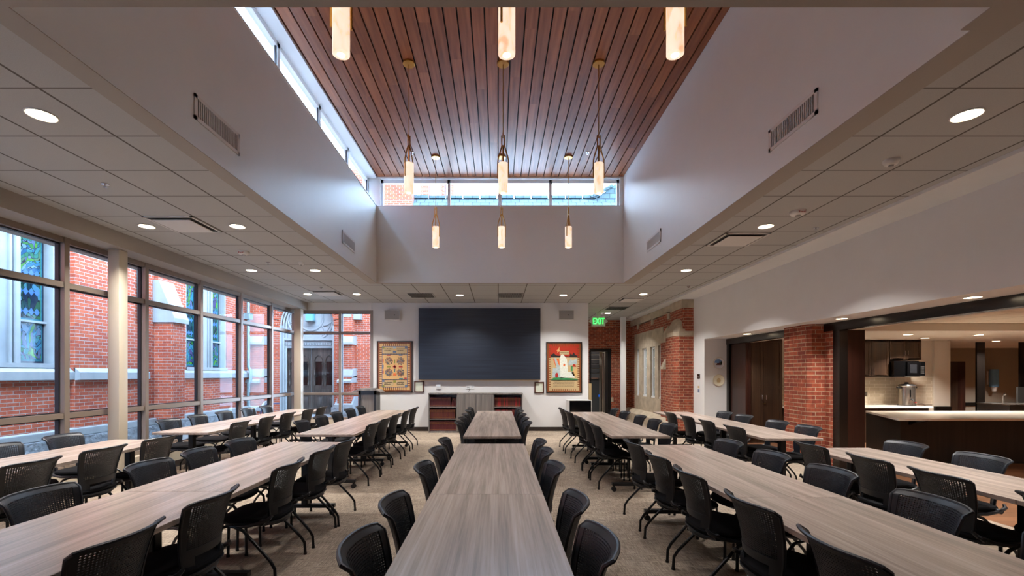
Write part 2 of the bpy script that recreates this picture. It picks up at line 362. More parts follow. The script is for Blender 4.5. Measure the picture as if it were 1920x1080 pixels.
# light well walls: the left and far ones carry clerestory windows
ZS, ZT = 5.0, 5.62
m = MB(); m.box(WXL-.3, WY0-.3, CE+.002, WXL, WY1+.3, ZS); struct('wall_left', 'paint_well', m)
m = MB(); m.box(WXR, WY0-.3, CE+.002, WXR+.3, WY1+.3, 6.0); struct('wall_right', 'paint_well', m)
m = MB(); m.box(WXL, WY1, CE+.002, WXR, WY1+.3, ZS); m.box(WXL-.3, WY1+.02, ZS, WXL+.07, WY1+.3, 6.0); m.box(WXR-.07, WY1+.002, ZS, WXR, WY1+.3, 6.0)
m.box(WXL+.07, WY1+.01, ZT-.035, WXR-.07, WY1+.3, 6.0); struct('wall_far', 'paint_well', m)
m = MB(); m.box(WXL, WY0-.3, CE+.002, WXR, WY0, 6.0); struct('wall_near', 'paint_well', m)
m = MB(); x = -17*.157
while x < WXR:
    a, b = max(x+.009, WXL+.005), min(x+.148, WXR-.005)
    if b > a: m.box(a, WY0, ZT, b, WY1+.01, ZT+.03)
    x += .157
struct('ceiling', 'plank_wood', m)
struct('ceiling', 'gasket', B(WXL-.3, WY0-.3, ZT+.06, WXR+.3, WY1+.3, ZT+.2))
# thin white reveal under the head of the left clerestory
struct('trim_2', 'frame_white', B(WXL-.3, WY0, ZT-.03, WXL, WY1, ZT+.06))
struct('trim_3', 'frame_white', B(WXL-.3, WY0, ZS, WXL+.012, WY1, ZS+.015)); struct('trim_4', 'frame_white', B(WXL, WY1-.012, ZS, WXR, WY1+.3, ZS+.015))
# clerestory windows
wr = sempty('window_1'); m = MB(); g = MB()
ys = [1.2+.0, 3.05, 4.85, 6.65, 8.1, WY1]
ys = [WY0, 3.02, 4.32, 5.62, 6.92, 8.22, WY1]
xg = WXL-.22
for y in ys: m.box(xg-.03, y-.035, ZS, xg+.04, y+.035, ZT-.03)
m.box(xg-.03, WY0, ZT-.09, xg+.04, WY1, ZT-.03); m.box(xg-.03, WY0, ZS+.015, xg+.04, WY1, ZS+.06)
part('window_frame', 'frame_white', wr, m)
m = MB()
for a, b in zip(ys, ys[1:]):
    for q in (a+.035, b-.05): m.box(xg+.01, q, ZS+.06, xg+.03, q+.015, ZT-.09)
part('gasket', 'gasket', wr, m)
part('glass_pane', 'glass', wr, B(xg-.004, WY0, ZS+.05, xg, WY1, ZT-.08))
wr = sempty('window_2'); m = MB(); yg = WY1+.1; z0, z1 = ZS+.015, ZT-.035
xs = [WXL+.07, PX(841, WY1), PX(937, WY1), PX(1033, WY1), WXR-.07]
for i, x in enumerate(xs):
    h = .03 if 0 < i < 4 else .05; m.box(x-h, yg-.03, z0, x+h, yg+.03, z1)
m.box(xs[0], yg-.03, z1-.07, xs[-1], yg+.03, z1); m.box(xs[0], yg-.03, z0, xs[-1], yg+.03, z0+.03)
part('window_frame', 'frame_white', wr, m)
part('glass_pane', 'glass', wr, B(xs[0], yg, z0+.03, xs[-1], yg+.004, z1-.06))
# beam and glazing on the left
GX = -5.45
struct('beam', 'paint_beam', B(-5.9, -3, 3.2, -5.05, YF+.25, CE+.25))
m = MB(); m.box(-5.05, YF-.02, 3.2, -3.36, YF+.25, CE); struct('wall_far', 'paint_white', m)
m = MB(); m.box(-3.36, YF, 0, 2.4, YF+.25, CE); struct('wall_far', 'paint_white', m)
struct('wall_near', 'paint_white', B(-5.6, -3.2, 0, 16.5, -3, 3.6))
struct('trim_5', 'paint_column', B(GX-.08, -3, 0, GX+.2, YF+.2, .30)); struct('baseboard_left', 'base_dark', B(GX+.2, -3, 0, GX+.215, YF, .1))
struct('trim_6', 'paint_column', B(GX+.2, YF-.06, 0, -3.36, YF+.1, .30))
struct('baseboard_far', 'base_dark', B(-3.36, YF-.015, 0, 2.4, YF, .105))
wr = sempty('window_3'); m = MB(); gk = MB()
ys = [5.66+1.29*k for k in range(-6, 5)]+[YF+.06]
for y in ys:
    m.box(GX-.02, y-.033, .3, GX+.09, y+.033, 3.2)
    if y < YF: gk.box(GX-.02, y+.034, .3, GX+.035, y+.058, 3.2); gk.box(GX-.02, y-.048, .3, GX+.03, y-.034, 3.2)
for z, h in ((3.165, .035), (2.61, .033), (.985, .033), (.33, .03)):
    m.box(GX-.02, -3, z-h, GX+.08, YF+.1, z+h)
    if z < 3: gk.box(GX-.02, -3, z+h, GX+.03, YF+.05, z+h+.012)
    gk.box(GX-.02, -3, z-h-.016, GX+.03, YF+.05, z-h)
part('window_frame', 'aluminium', wr, m); part('gasket', 'gasket', wr, gk)
part('glass_pane', 'glass', wr, B(GX-.006, -3, .3, GX, YF+.06, 3.2))
wr = sempty('window_4'); m = MB(); gk = MB(); yg = YF+.06
for x in (GX, PX(638, YF), -3.36): m.box(x-.035, yg-.08, .3, x+.035, yg+.03, 3.2)
gk.box(PX(638, YF)+.035, yg-.03, .3, PX(638, YF)+.05, yg+.03, 3.2)
for z, h in ((3.165, .035), (2.61, .03), (.985, .03), (.33, .03)):
    m.box(GX, yg-.07, z-h, -3.36, yg+.03, z+h); gk.box(GX, yg-.02, z-h-.014, -3.36, yg+.03, z-h)
part('window_frame', 'aluminium', wr, m); part('gasket', 'gasket', wr, gk)
part('glass_pane', 'glass', wr, B(GX, yg, .3, -3.36, yg+.005, 3.2))
struct('column', 'paint_column', B(-5.29, 6.16, 0, -5.13, 6.31, 3.2, .012), True)
struct('column', 'paint_column', B(-5.27, YF-.36, 0, -5.09, YF-.2, 3.2, .012), True)
struct('column', 'paint_white', B(PX(1163, 15.2), 15.1, 0, PX(1172.5, 15.2), 15.25, CE, .01))
# right side: dropped band, header wall, soffit, end stub
struct('ceiling', 'paint_white', B(4.38, -3, CE-.035, 5.6, 16.2, CE+.2))
WR = 4.85
m = MB(); m.box(WR, -3, 2.33, 5.39, 10.7, CE-.03); m.box(WR, 10.7, 0, 5.6, 11.3, CE-.03); struct('wall_right', 'paint_white', m)
m = MB(); m.box(5.36, -3, 2.2, 5.5, 7.3, 2.33); m.box(5.36, 7.3, 2.2, 5.5, 10.7, 2.33); m.box(5.37, 7.16, 0, 5.5, 7.3, 2.2); m.box(5.37, 10.6, 0, 5.5, 10.7, 2.2)
struct('trim_7', 'wood_frame_black', m)
struct('wall_right', 'paint_kitchen', B(5.5, -3, 2.2, 5.6, 10.7, 2.6))
# brick pier between the two openings
m = MB(); m.prism([(5.12, 8.15), (5.12, 7.55), (5.17, 7.5), (5.38, 7.5), (5.38, 7.3), (5.6, 7.3), (5.6, 8.15)], .0, 2.33)
struct('pier', 'brick_in', m); struct('trim_8', 'stone_in', B(5.06, 7.4, 0, 5.39, 8.2, .09))
# corridor: brick end wall with door, old church wall with stone windows
YB = 15.9
dx0, dx1, dz = PX(1106, YB), PX(1140, YB), PZ(658, YB)
m = MB(); m.box(2.4, YB, 0, dx0, YB+.3, CE); m.box(dx1, YB, 0, 4.75, YB+.3, CE); m.box(dx0, YB, dz, dx1, YB+.3, CE); struct('wall_corridor', 'brick_in', m)
struct('wall_corridor', 'paint_white', B(2.25, YF+.25, 0, 2.4, 17, CE))
dr = sempty('door_1'); m = MB(); m.box(dx0-.02, YB-.04, 0, dx0+.04, YB+.3, dz); m.box(dx1-.02, YB-.04, 0, dx1+.09, YB+.3, dz+.08); m.box(dx0, YB-.04, dz-.02, dx1, YB+.3, dz+.08)
part('door_frame', 'black_metal', dr, m)
part('door_leaf', 'gray_door', dr, B(dx0+.04, YB+.75, 0, dx1-.14, YB+.8, 1.35))
m = MB()
for i in range(6): m.box(dx0+.04, YB+.72, 1.38+i*.17, dx1-.14, YB+.78, 1.38+i*.17+.15, .012)
part('shutter', 'shutter', dr, m)
part('push_bar', 'steel', dr, B(dx0+.04, YB+.68, 1.34, dx1-.16, YB+.74, 1.38)); part('sticker', 'sticker_blue_glow', dr, B(dx1-.18, YB+.7, .68, dx1-.14, YB+.71, .76))
part('door_edge', 'steel', dr, B(dx1-.13, YB+.3, 0, dx1-.06, YB+.34, dz-.05))
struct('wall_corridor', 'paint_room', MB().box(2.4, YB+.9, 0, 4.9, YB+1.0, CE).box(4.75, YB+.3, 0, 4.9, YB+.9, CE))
CX = 4.65
m = MB()
ya, yb = 12.78, 15.45
m.box(CX, 11.3, 0, 5.0, ya, CE); m.box(CX, yb, 0, 5.0, YB+.3, CE); m.box(CX, ya, 2.82, 5.0, yb, 3.12); m.box(CX+.05, ya, 3.12, 5.0, yb, CE); struct('wall_church', 'brick_in', m)
st = MB(); st.box(CX-.02, ya, .25, CX+.3, yb, .8); st.box(CX-.02, ya, 2.33, CX+.3, yb, 2.84)
lights_y = [(12.9, 13.17), (13.45, 13.85), (14.2, 14.62), (14.95, 15.3)]
edges = [ya]+[v for p in lights_y for v in p]+[yb]
for i in range(0, len(edges), 2): st.box(CX-.02, edges[i], .8, CX+.3, edges[i+1], 2.33)
for y in (12.3, 13.6, 15.0): st.box(CX-.03, y, 3.0, CX+.2, y+.16, 3.2)
st.box(CX-.03, 11.3, 3.16, CX+.2, YB, CE-.04)
struct('trim_9', 'stone_in', st)
wr = sempty('window_5'); f = MB(); p = MB()
for a, b in lights_y:
    f.box(CX+.03, a, .8, CX+.12, a+.05, 2.33); f.box(CX+.03, b-.05, .8, CX+.12, b, 2.33); f.box(CX+.01, a, .8, CX+.12, b, .85); f.box(CX+.03, a, 2.28, CX+.12, b, 2.33)
    for k in range(1, 5): f.box(CX+.07, a, .82+k*.3-.012, CX+.11, b, .82+k*.3+.012)
    p.box(CX+.09, a, .8, CX+.095, b, 2.33)
part('window_frame', 'frame_white', wr, f); part('glass_pane', 'pearl_blue', wr, p)
struct('trim_10', 'stone_in', MB().prism([(CX-.28, 0), (CX, 0), (CX, .36), (CX-.12, .36), (CX-.28, .24)], 11.5, YB, 'y'))
# old buttress with its stone weathering cap
m = MB(); fp = [(4.42, 12.0), (4.42, 11.46), (4.5, 11.32), (4.86, 11.32), (4.86, 12.0)]
m.prism(fp, 0, 2.48); m.box(4.5, 12.0, 0, 4.7, 12.6, 2.4); m.box(4.6, 11.32, 2.48, 4.86, 12.0, 3.15); struct('pier', 'brick_in', m)
m = MB(); q = [(4.4, 12.03), (4.4, 11.45), (4.49, 11.29), (4.87, 11.29), (4.87, 12.03)]
top = [(4.6, 11.98), (4.58, 11.6), (4.64, 11.45), (4.87, 11.45), (4.87, 11.98)]
vs = [(x, y, 2.46) for x, y in q]+[(x, y, 2.56) for x, y in q]+[(x, y, 2.92) for x, y in top]
fs = [(0, 1, 2, 3, 4), (14, 13, 12, 11, 10)]+[(i, i+5, (i+1) % 5+5, (i+1) % 5) for i in range(5)]+[(i+5, i+10, (i+1) % 5+10, (i+1) % 5+5) for i in range(5)]
m.add(vs, fs); m.prism([(12.02, 2.36), (12.62, 2.36), (12.62, 2.5), (12.02, 2.78)], 4.48, 4.7, 'x'); m.box(4.56, 11.28, 3.15, 4.87, 12.05, CE-.04)
m.prism([(4.36, 1.64), (4.5, 1.64), (4.5, 1.92)], 12.1, 12.3, 'y')
struct('trim_11', 'stone_in', m)

# kitchen shell
m = MB(); m.box(5.55, 10.6, 0, PX(1752, 10.6), 10.75, 3.3); struct('wall_kitchen', 'paint_kitchen', m)
m = MB(); m.box(PX(1752, 10.54), 10.54, 0, PX(1782, 10.54), 10.75, 2.6); struct('wall_kitchen', 'paint_kitchen', m)
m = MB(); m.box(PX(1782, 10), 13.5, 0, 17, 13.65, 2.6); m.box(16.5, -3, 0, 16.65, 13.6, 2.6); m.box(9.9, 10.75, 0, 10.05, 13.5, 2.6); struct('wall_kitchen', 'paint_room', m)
struct('baseboard_kitchen', 'wood_frame_black', B(10.05, 13.46, .57, 16.5, 13.5, .67))
struct('ceiling', 'kitchen_tile', B(5.6, -3, 2.42, 16.5, 8.16, 2.6)); struct('ceiling', 'paint_kitchen', B(5.55, 8.16, 2.28, 16.5, 13.5, 2.6))
m = MB(); m.box(PX(1832, 11), 11, 0, PX(1847, 11), 11.04, 2.28); m.box(PX(1913, 11), 11, 0, PX(1932, 11), 11.04, 2.28); struct('column', 'wood_frame_black', m)
struct('trim_12', 'wood_frame_black', B(PX(1752, 10.52), 10.50, .66, PX(1783, 10.52), 10.54, .76))
m = MB(); m.box(5.6, 10.585, .8, PX(1752, 10.6), 10.6, 1.44); struct('trim_13', 'backsplash_tile', m)
struct('wall_outside', 'paint_room', B(-5.6, YF+.25, 3.4, -2.3, YF+.5, 3.9))

# ================================================================ OUTSIDE: the church
ch = thing('church', 'red brick church with white stone trim and stained glass outside the glazing', 'building', (-8.3, 8, 0))
W = -8.3
m = MB(); HW = 12.9
w1, w2 = (6.76, 8.58, 1.64, 4.2), (12.1, 13.92, 1.64, 4.2)
def wallx(m, y0, y1, x0=W-.5, x1=W, z0=.42, z1=HW, holes=()):
    ys = sorted(set([y0, y1]+[h[0] for h in holes]+[h[1] for h in holes]))
    for a, b in zip(ys, ys[1:]):
        h = [q for q in holes if q[0] <= a and b <= q[1]]
        if h: m.box(x0, a, z0, x1, b, h[0][2]); m.box(x0, a, h[0][3], x1, b, z1)
        else: m.box(x0, a, z0, x1, b, z1)
wallx(m, -6, 8.82, holes=[w1]); m.box(W-.5, 8.82, .42, W+.1, 11.4, HW); wallx(m, 11.4, 15.6, holes=[w2])
m.box(W+.0, 10.85, .42, W+.55, 11.25, 2.78); m.box(W, 10.85, 2.78, W+.2, 11.25, HW)
part('brick_wall', 'brick_out', ch, m)
m = MB()
for y0, y1, xx in ((-6, 8.82, W), (8.82, 10.6, W+.1), (11.3, 15.3, W)):
    m.prism([(xx-.02, 1.38), (xx+.1, 1.40), (xx+.1, 1.54), (xx-.02, 1.64)], y0, y1, 'y')
m.box(W, -6, .3, W+.16, 15.3, .46, .02)
m.prism([(W+.1, 2.74), (W+.62, 2.74), (W+.62, 2.84), (W+.24, 3.75), (W+.1, 3.75)], 10.8, 11.3, 'y')
part('stone_trim', 'stone_white', ch, m)
part('stone_base', 'stone_rough', ch, B(W, -6, -.05, W+.2, 15.3, .3))
def stained_window(y0, y1, z0, z1):
    f = MB(); ym = (y0+y1)/2
    f.box(W-.3, y0, z0, W-.03, y0+.06, z1); f.box(W-.3, y1-.06, z0, W-.03, y1, z1); f.box(W-.3, y0, z1-.08, W, y1, z1)
    f.box(W-.3, ym-.27, z0, W-.1, ym+.27, z1)
    for q in (ym-.27, ym+.2): f.box(W-.3, q, z0, W-.03, q+.07, z1)
    for q in (ym-.16, ym+.12): f.box(W-.3, q, z0, W-.06, q+.04, z1)
    f.box(W-.3, y0, z0-.02, W+.03, y1, z0+.06)
    L = ((y0+.06, ym-.27), (ym+.27, y1-.06))
    for a, b in L: f.box(W-.24, a, z0+.80, W-.15, b, z0+.84)
    wo = part('stained_glass_window', 'stone_white', ch, f)
    for a, b in L:
        part('glass_edge', 'stained_edge', wo, B(W-.22, a, z0+.06, W-.21, b, z1-.08))
        part('glass_border', 'stained_border', wo, B(W-.21, a+.035, z0+.1, W-.205, b-.035, z1-.14))
        part('glass_border', 'stained_green', wo, B(W-.208, a+.06, z0+.88, W-.202, b-.06, z1-.17))
        part('glass_field', 'stained_field', wo, B(W-.206, a+.08, z0+.88, W-.198, b-.08, z1-.19))
        part('glass_ornament', 'stained_ornament', wo, B(W-.206, a+.06, z0+.14, W-.198, b-.06, z0+.78))
        part('glass_ornament', 'stained_ornament', wo, B(W-.204, a+.08, z1-.84, W-.196, b-.08, z1-.2))
        d = MB(); n = 4; ww = (b-a-.18)/n
        for zz in (z0+1.0, z0+1.36, z1-.86):
            for k in range(n):
                c = a+.09+ww*(k+.5); d.prism([(c-ww/2, zz), (c, zz-.07), (c+ww/2, zz), (c, zz+.07)], W-.2, W-.192, 'x')
        part('glass_diamonds', 'stained_diamond', wo, d)
stained_window(*w1); stained_window(*w2)
# downspout in the corner
m = MB(); m.tube([(W+.12, 14.9, 6), (W+.12, 14.9, 1.75), (W+.2, 14.9, 1.6), (W+.2, 14.9, 1.35), (W+.12, 14.9, 1.2), (W+.12, 14.9, .1)], .05, 10)
m.box(W+.02, 14.8, 3.3, W+.22, 15.0, 3.5); part('downspout', 'copper_patina', ch, m, True)
m = MB(); m.tube([(W+.12, 10.35, 6), (W+.16, 10.35, 2.7)], .05, 10); part('downspout', 'copper_patina', ch, m, True)
# portal front, facing the room
YP = 15.6; xc = -6.565; hw = .935; zs = 3.18
arc = [(xc+hw*math.cos(a), zs+1.08*hw*math.sin(a)) for a in [math.pi*k/20 for k in range(21)]]
m = MB()
m.box(-9.2, YP, 0, xc-hw, YP+.6, 8.2); m.box(xc+hw, YP, 0, -2.94, YP+.6, 8.2)
pts = arc+[(xc-hw, 8.2), (xc+hw, 8.2)]
half = [p for p in arc if p[0] >= xc-1e-6]; m.prism(half+[(xc, 8.2), (xc+hw, 8.2)], YP, YP+.6, 'y')
half = [p for p in arc if p[0] <= xc+1e-6]; m.prism([(xc, 8.2)]+half+[(xc-hw, 8.2)], YP, YP+.6, 'y')
m.box(-8.35, YP-.35, 0, -7.9, YP, 8); m.box(-5.27, YP-.35, 0, -4.9, YP, 8)
m.box(-8.4, YP-.55, 0, -7.85, YP-.3, 1.4); m.box(-5.32, YP-.55, 0, -4.86, YP-.3, 1.4)
part('brick_wall', 'brick_out', ch, m)
m = MB()
for k in range(19):   # raised brick arch ring
    a0, a1 = math.pi*(k+.08)/19, math.pi*(k+.92)/19
    for r0, r1 in ((1.02, 1.22), (1.25, 1.45)):
        m.prism([(xc+hw*r*math.cos(a), zs+1.08*hw*r*math.sin(a)) for r, a in ((r0, a0), (r1, a0), (r1, a1), (r0, a1))], YP-.03, YP, 'y')
part('arch_ring', 'brick_out', ch, m)
m = MB()
for x0, x1 in ((-8.38, -7.87), (-5.3, -4.85)):
    for z, d, s in ((2.5, .12, .27), (1.4, .12, .27), (1.22, .32, .2)):
        m.prism([(YP-.35-d, z), (YP, z), (YP, z+s+.04), (YP-.38, z+s), (YP-.35-d, z+.07)], x0, x1, 'x')
m.prism([(YP-.6, .42), (YP-.6, .5), (YP-.3, .75), (YP, .75), (YP, .42)], -5.4, -4.8, 'x'); m.prism([(YP-.6, .3), (YP-.6, .42), (YP-.3, .6), (YP, .6), (YP, .3)], -8.5, -7.8, 'x')
for sx, x0, x1 in ((1, -5.2, -4.55), (-1, -8.6, -7.95)):   # carved springer blocks
    m.box(x0, YP-.37, 3.42, x0+.28, YP, 3.75); m.prism([(x0+.28, 3.36), (x1-.1, 3.36), (x1-.1, 3.75), (x0+.4, 3.75), (x0+.28, 3.5)], YP-.2, YP, 'y')
part('stone_trim', 'stone_white', ch, m)
part('stone_base', 'stone_rough', ch, B(-5.5, YP-.62, 0, -2.94, YP-.02, .42))
m = MB(); r = [(xc+hw, 0)]+arc+[(xc-hw, 0)]
for k, (ins, dep) in enumerate(((0, .1), (.05, .2), (.1, .3))):
    sc = 1-ins
    pts = [(xc+hw*sc, 0)]+[(xc+(x-xc)*sc, zs+(z-zs)*sc) for x, z in arc]+[(xc-hw*sc, 0)]
    m.tube([(x, YP+dep, z) for x, z in pts], .035, 8)
for x in (xc-hw, xc+hw-.06): m.box(x, YP+.02, 0, x+.06, YP+.45, zs)
part('stone_jamb', 'stone_white', ch, m, True)
m = MB(); m.prism([(x, z) for x, z in arc], YP+.36, YP+.44, 'y'); m.box(xc-hw, YP+.28, 2.42, xc+hw, YP+.44, 2.72); m.box(xc-hw, YP+.36, 2.7, xc+hw, YP+.44, zs+.01)
m.box(xc-hw, YP+.2, 2.68, xc+hw, YP+.4, 2.76)
for k in range(34): m.box(xc-hw+.02+k*.055, YP+.23, 2.52, xc-hw+.048+k*.055, YP+.3, 2.6)
part('lintel', 'stone_carved', ch, m)
m = MB(); c0 = (xc+.0, 3.47)
def ring(cx, cz, r, t, a0=0, a1=360, n=36):
    m.tube([(cx+r*math.cos(math.radians(a)), YP+.35, cz+r*math.sin(math.radians(a))) for a in [a0+(a1-a0)*i/n for i in range(n+1)]], t, 8)
ring(c0[0], c0[1], .43, .035); ring(c0[0], c0[1], .80, .035, -62, 242); ring(c0[0], c0[1], .72, .018, -58, 238)
for s in (-1, 1):
    for P in ([(.40, -.26), (.55, -.24), (.7, -.16), (.8, -.05)], [(.40, -.26), (.48, -.42), (.46, -.58), (.36, -.72)]):
        m.tube([(c0[0]+s*a, YP+.35, c0[1]+b) for a, b in P], [.035, .03, .025, .012], 8)
part('tracery', 'stone_carved', ch, m, True)
m = MB(); lx = PX(577, YP)
m.box(lx-.12, YP+.1, 3.38, lx+.12, YP+.3, 3.66); part('lantern', 'lantern_glass', ch, m)
m = MB(); m.box(lx-.14, YP+.08, 3.34, lx+.14, YP+.32, 3.38); m.tube([(lx, YP+.2, 3.66), (lx, YP+.2, 4.2)], .01, 6)
for q in (-.09, .09): m.box(lx+q-.008, YP+.18, 3.28, lx+q+.008, YP+.2, 3.36)
part('lantern_cap', 'copper_patina', ch, m)
# two carved door leaves
for s in (0, 1):
    x0 = xc-hw+.06+s*(hw-.06); x1 = x0+hw-.06
    d = part('door_leaf', 'door_bronze', ch, B(x0+.005, YP+.4, .1, x1-.005, YP+.47, 2.42))
    m = MB()
    for k in range(2):
        a = x0+.12+k*.38; b = a+.28; c = (a+b)/2
        pa = [(a, YP+.385, 1.15), (a, YP+.385, 1.95)]+[(c-.14*math.cos(t), YP+.385, 1.95+.22*math.sin(t)) for t in [math.pi*i/8 for i in range(1, 8)]]+[(b, YP+.385, 1.95), (b, YP+.385, 1.15)]
        m.tube(pa, .018, 6)
        for x in (a, b):
            m.lathe([(.03, 0), (.03, .1), (.018, .12), (.018, .35), (.03, .37), (.03, .4), (.016, .42), (.016, .74), (.03, .76), (.034, .8)], (x, YP+.375, 1.1), 8)
        m.prism([(a-.01, .3), (b+.01, .3), (b+.01, .75), (a-.01, .75)], YP+.385, YP+.4, 'y')
        vs = [(a+.03, YP+.385, .34), (b-.03, YP+.385, .34), (b-.03, YP+.385, .7), (a+.03, YP+.385, .7), (c, YP+.33, .52)]
        m.add(vs, [(0, 1, 4), (1, 2, 4), (2, 3, 4), (3, 0, 4)])
    m.box(x0+.02, YP+.37, .86, x1-.02, YP+.4, .98)
    part('carving', 'door_bronze', d, m, True)
    m = MB()
    for k in range(2):
        a = x0+.15+k*.38; m.box(a, YP+.394, 1.12, a+.22, YP+.399, 1.95)
    part('door_glass', 'glass_black', d, m)
m = MB(); m.box(xc-hw-.2, YP-.7, 0, xc+hw+.2, YP+.5, .1); part('doorstep', 'stone_white', ch, m)
# towers seen through the far clerestory
m = MB(); m.box(PX(724, 18)-1.5, 18, 5, PX(750, 18), 19, 9.6); m.box(PX(750, 18), 18.2, 5, PX(772, 18), 19, 9.6)
m.box(PX(788, 24), 24, 6, PX(803, 24), 25, 16); m.box(PX(826, 24), 24, 6, PX(833, 24), 25, 16); m.box(PX(840, 24), 24.2, 6, PX(850, 24), 25, 16)
part('brick_tower', 'brick_out', ch, m)
m = MB()
for px in (779, 807, 812, 818, 836): m.box(PX(px, 23.6), 23.6, 6, PX(px+2, 23.6), 23.7, 15)
part('stone_shaft', 'stone_white', ch, m)
one('handrail', 'rail_blue', MB().tube([(-7.0, 13.4, .35), (-6.93, 13.4, .52), (-6.82, 13.4, .6), (-6.6, 13.4, .64), (-6.45, 13.4, .64)], .022, 8), 'short curved blue handrail outside the glass by the church buttress', 'handrail', smooth=True)
# slate roof of the neighbouring wing, seen over the far clerestory sill
rf = thing('slate_roof', 'grey-green slate roof outside the high far window', 'roof', (0, 16, 5))
m = MB(); xa, xb, xr = PX(773, 16), PX(1112, 16), PX(1190, 16)
m.quad((xa, 13.9, 5.4), (xr, 13.9, 5.4), (xr, 16, 7.69), (xa, 16, 7.69)); m.quad((xa, 16, 7.69), (xr, 16, 7.69), (xr, 18, 5.4), (xa, 18, 5.4))
m.add([(xb, 15.9, 7.6), (xr+.4, 15.9, 7.6), (xr+.4, 15.9, 9.2), (PX(1148, 15.9), 15.9, PZ(350, 15.9)), (xa, 13.9, 5.4), (xa, 18, 5.4), (xa, 16, 7.69)], [(0, 1, 2, 3), (4, 6, 5)])
part('slates', 'slate_roof', rf, m)
m = MB()
k = xa
while k < xb: m.box(k, 15.9, 7.67, k+.56, 16.1, 7.75+.02*((k*7) % 1)); k += .6
m.tube([(xb-.1, 15.85, 7.68), (PX(1148, 15.9), 15.85, PZ(350, 15.9)+.02)], .06, 6)
part('ridge', 'slate_roof', rf, m)
struct('roof', 'asphalt', B(-6.3, -3, 3.62, WXL-.3, YF+.5, 3.75)); struct('roof', 'asphalt', B(WXR+.3, -3, 3.62, 5.8, 17, 3.75)); struct('roof', 'asphalt', B(WXL-.3, WY1+.3, 3.62, WXR+.3, YF+.5, 3.75)); struct('roof', 'asphalt', B(WXL-.3, -3, 3.62, WXR+.3, WY0-.3, 3.75))
# ================================================================ TABLES
TH = .74
def make_table(wd, ln):
    t = thing('folding_table', '', 'table', (0, 0, 0))
    L = dict(local=True)
    part('tabletop', 'table_laminate', t, B(-wd/2, -ln/2+.002, TH-.03, wd/2, ln/2-.002, TH, .003), **L)
    m = MB(); m.box(-.05, -ln/2+.25, TH-.09, .05, ln/2-.25, TH-.04); m.box(-wd/2+.1, -ln/2+.2, TH-.055, wd/2-.1, -ln/2+.28, TH-.03); m.box(-wd/2+.1, ln/2-.28, TH-.055, wd/2-.1, ln/2-.2, TH-.03)
    part('underframe', 'black_metal', t, m, **L)
    for s in (-1, 1):
        y = s*(ln/2-.24); m = MB()
        m.box(-.035, y-.035, .1, .035, y+.035, TH-.05, .01); m.box(-wd/2+.06, y-.03, .075, wd/2-.06, y+.03, .115, .006)
        part('leg', 'black_metal', t, m, **L)
        for q in (-1, 1):
            m = MB(); x = q*(wd/2-.085); m.tube([(x, y-.022, .03), (x, y-.008, .03)], .03, 14); m.tube([(x, y+.008, .03), (x, y+.022, .03)], .03, 14); m.box(x-.012, y-.014, .03, x+.012, y+.014, .078)
            part('caster', 'caster', t, m, True, **L)
    return t
def dup(root, loc, rz, label, group, cat=None):
    r = root.copy(); COL.objects.link(r); r.location = loc; r.rotation_euler = (0, 0, rz); r['label'] = label; r['group'] = group
    for c in list(root.children):
        d = c.copy(); COL.objects.link(d); d.parent = r
        for g in list(c.children):
            e = g.copy(); COL.objects.link(e); e.parent = d
    return r
ROWS = {  # x left, x right, list of (y0, y1) tables
    'L2': ((-4.49, -3.75), [(1.2, 3.25), (3.25, 5.33)], (-4.53, -3.79), [(5.95, 7.98), (7.98, 10.0)]),
    'L1': ((-2.44, -1.69), [(.80, 2.96), (2.96, 5.12)], (-2.57, -1.82), [(5.76, 7.72), (7.72, 9.68)]),
    'C':  ((-.43, .287), [(.78, 2.89), (2.89, 5.0)], (-.43, .285), [(5.59, 7.54), (7.54, 9.49)]),
    'R1': ((1.445, 2.155), [(.72, 2.82), (2.82, 4.92)], (1.40, 2.12), [(5.6, 7.4), (7.4, 9.22)]),
    'R2': ((3.14, 3.84), [(.8, 2.76), (2.76, 4.72)], (3.17, 3.86), [(5.4, 7.35), (7.35, 9.3)]),
}
RN = {'L2': 'beside the left glazing', 'L1': 'left of the centre row', 'C': 'in the centre row', 'R1': 'right of the centre row', 'R2': 'beside the kitchen openings'}
made = {}
for k, (xa, ta, xb, tb) in ROWS.items():
    for blk, (xx, tt) in enumerate(((xa, ta), (xb, tb))):
        for i, (y0, y1) in enumerate(tt):
            pos = (('nearest', 'second'), ('third', 'farthest'))[blk][i]
            wd = round(xx[1]-xx[0], 3); ln = round(y1-y0, 3)
            lab = 'grey-brown laminate table %s, %s of its four from the camera' % (RN[k], pos)
            key = (wd, ln); loc = ((xx[0]+xx[1])/2, (y0+y1)/2, 0)
            if key not in made:
                t = make_table(wd, ln); made[key] = t; t.location = loc; t['label'] = lab; t['group'] = 'rows of laminate tables'
            else: dup(made[key], loc, 0, lab, 'rows of laminate tables')

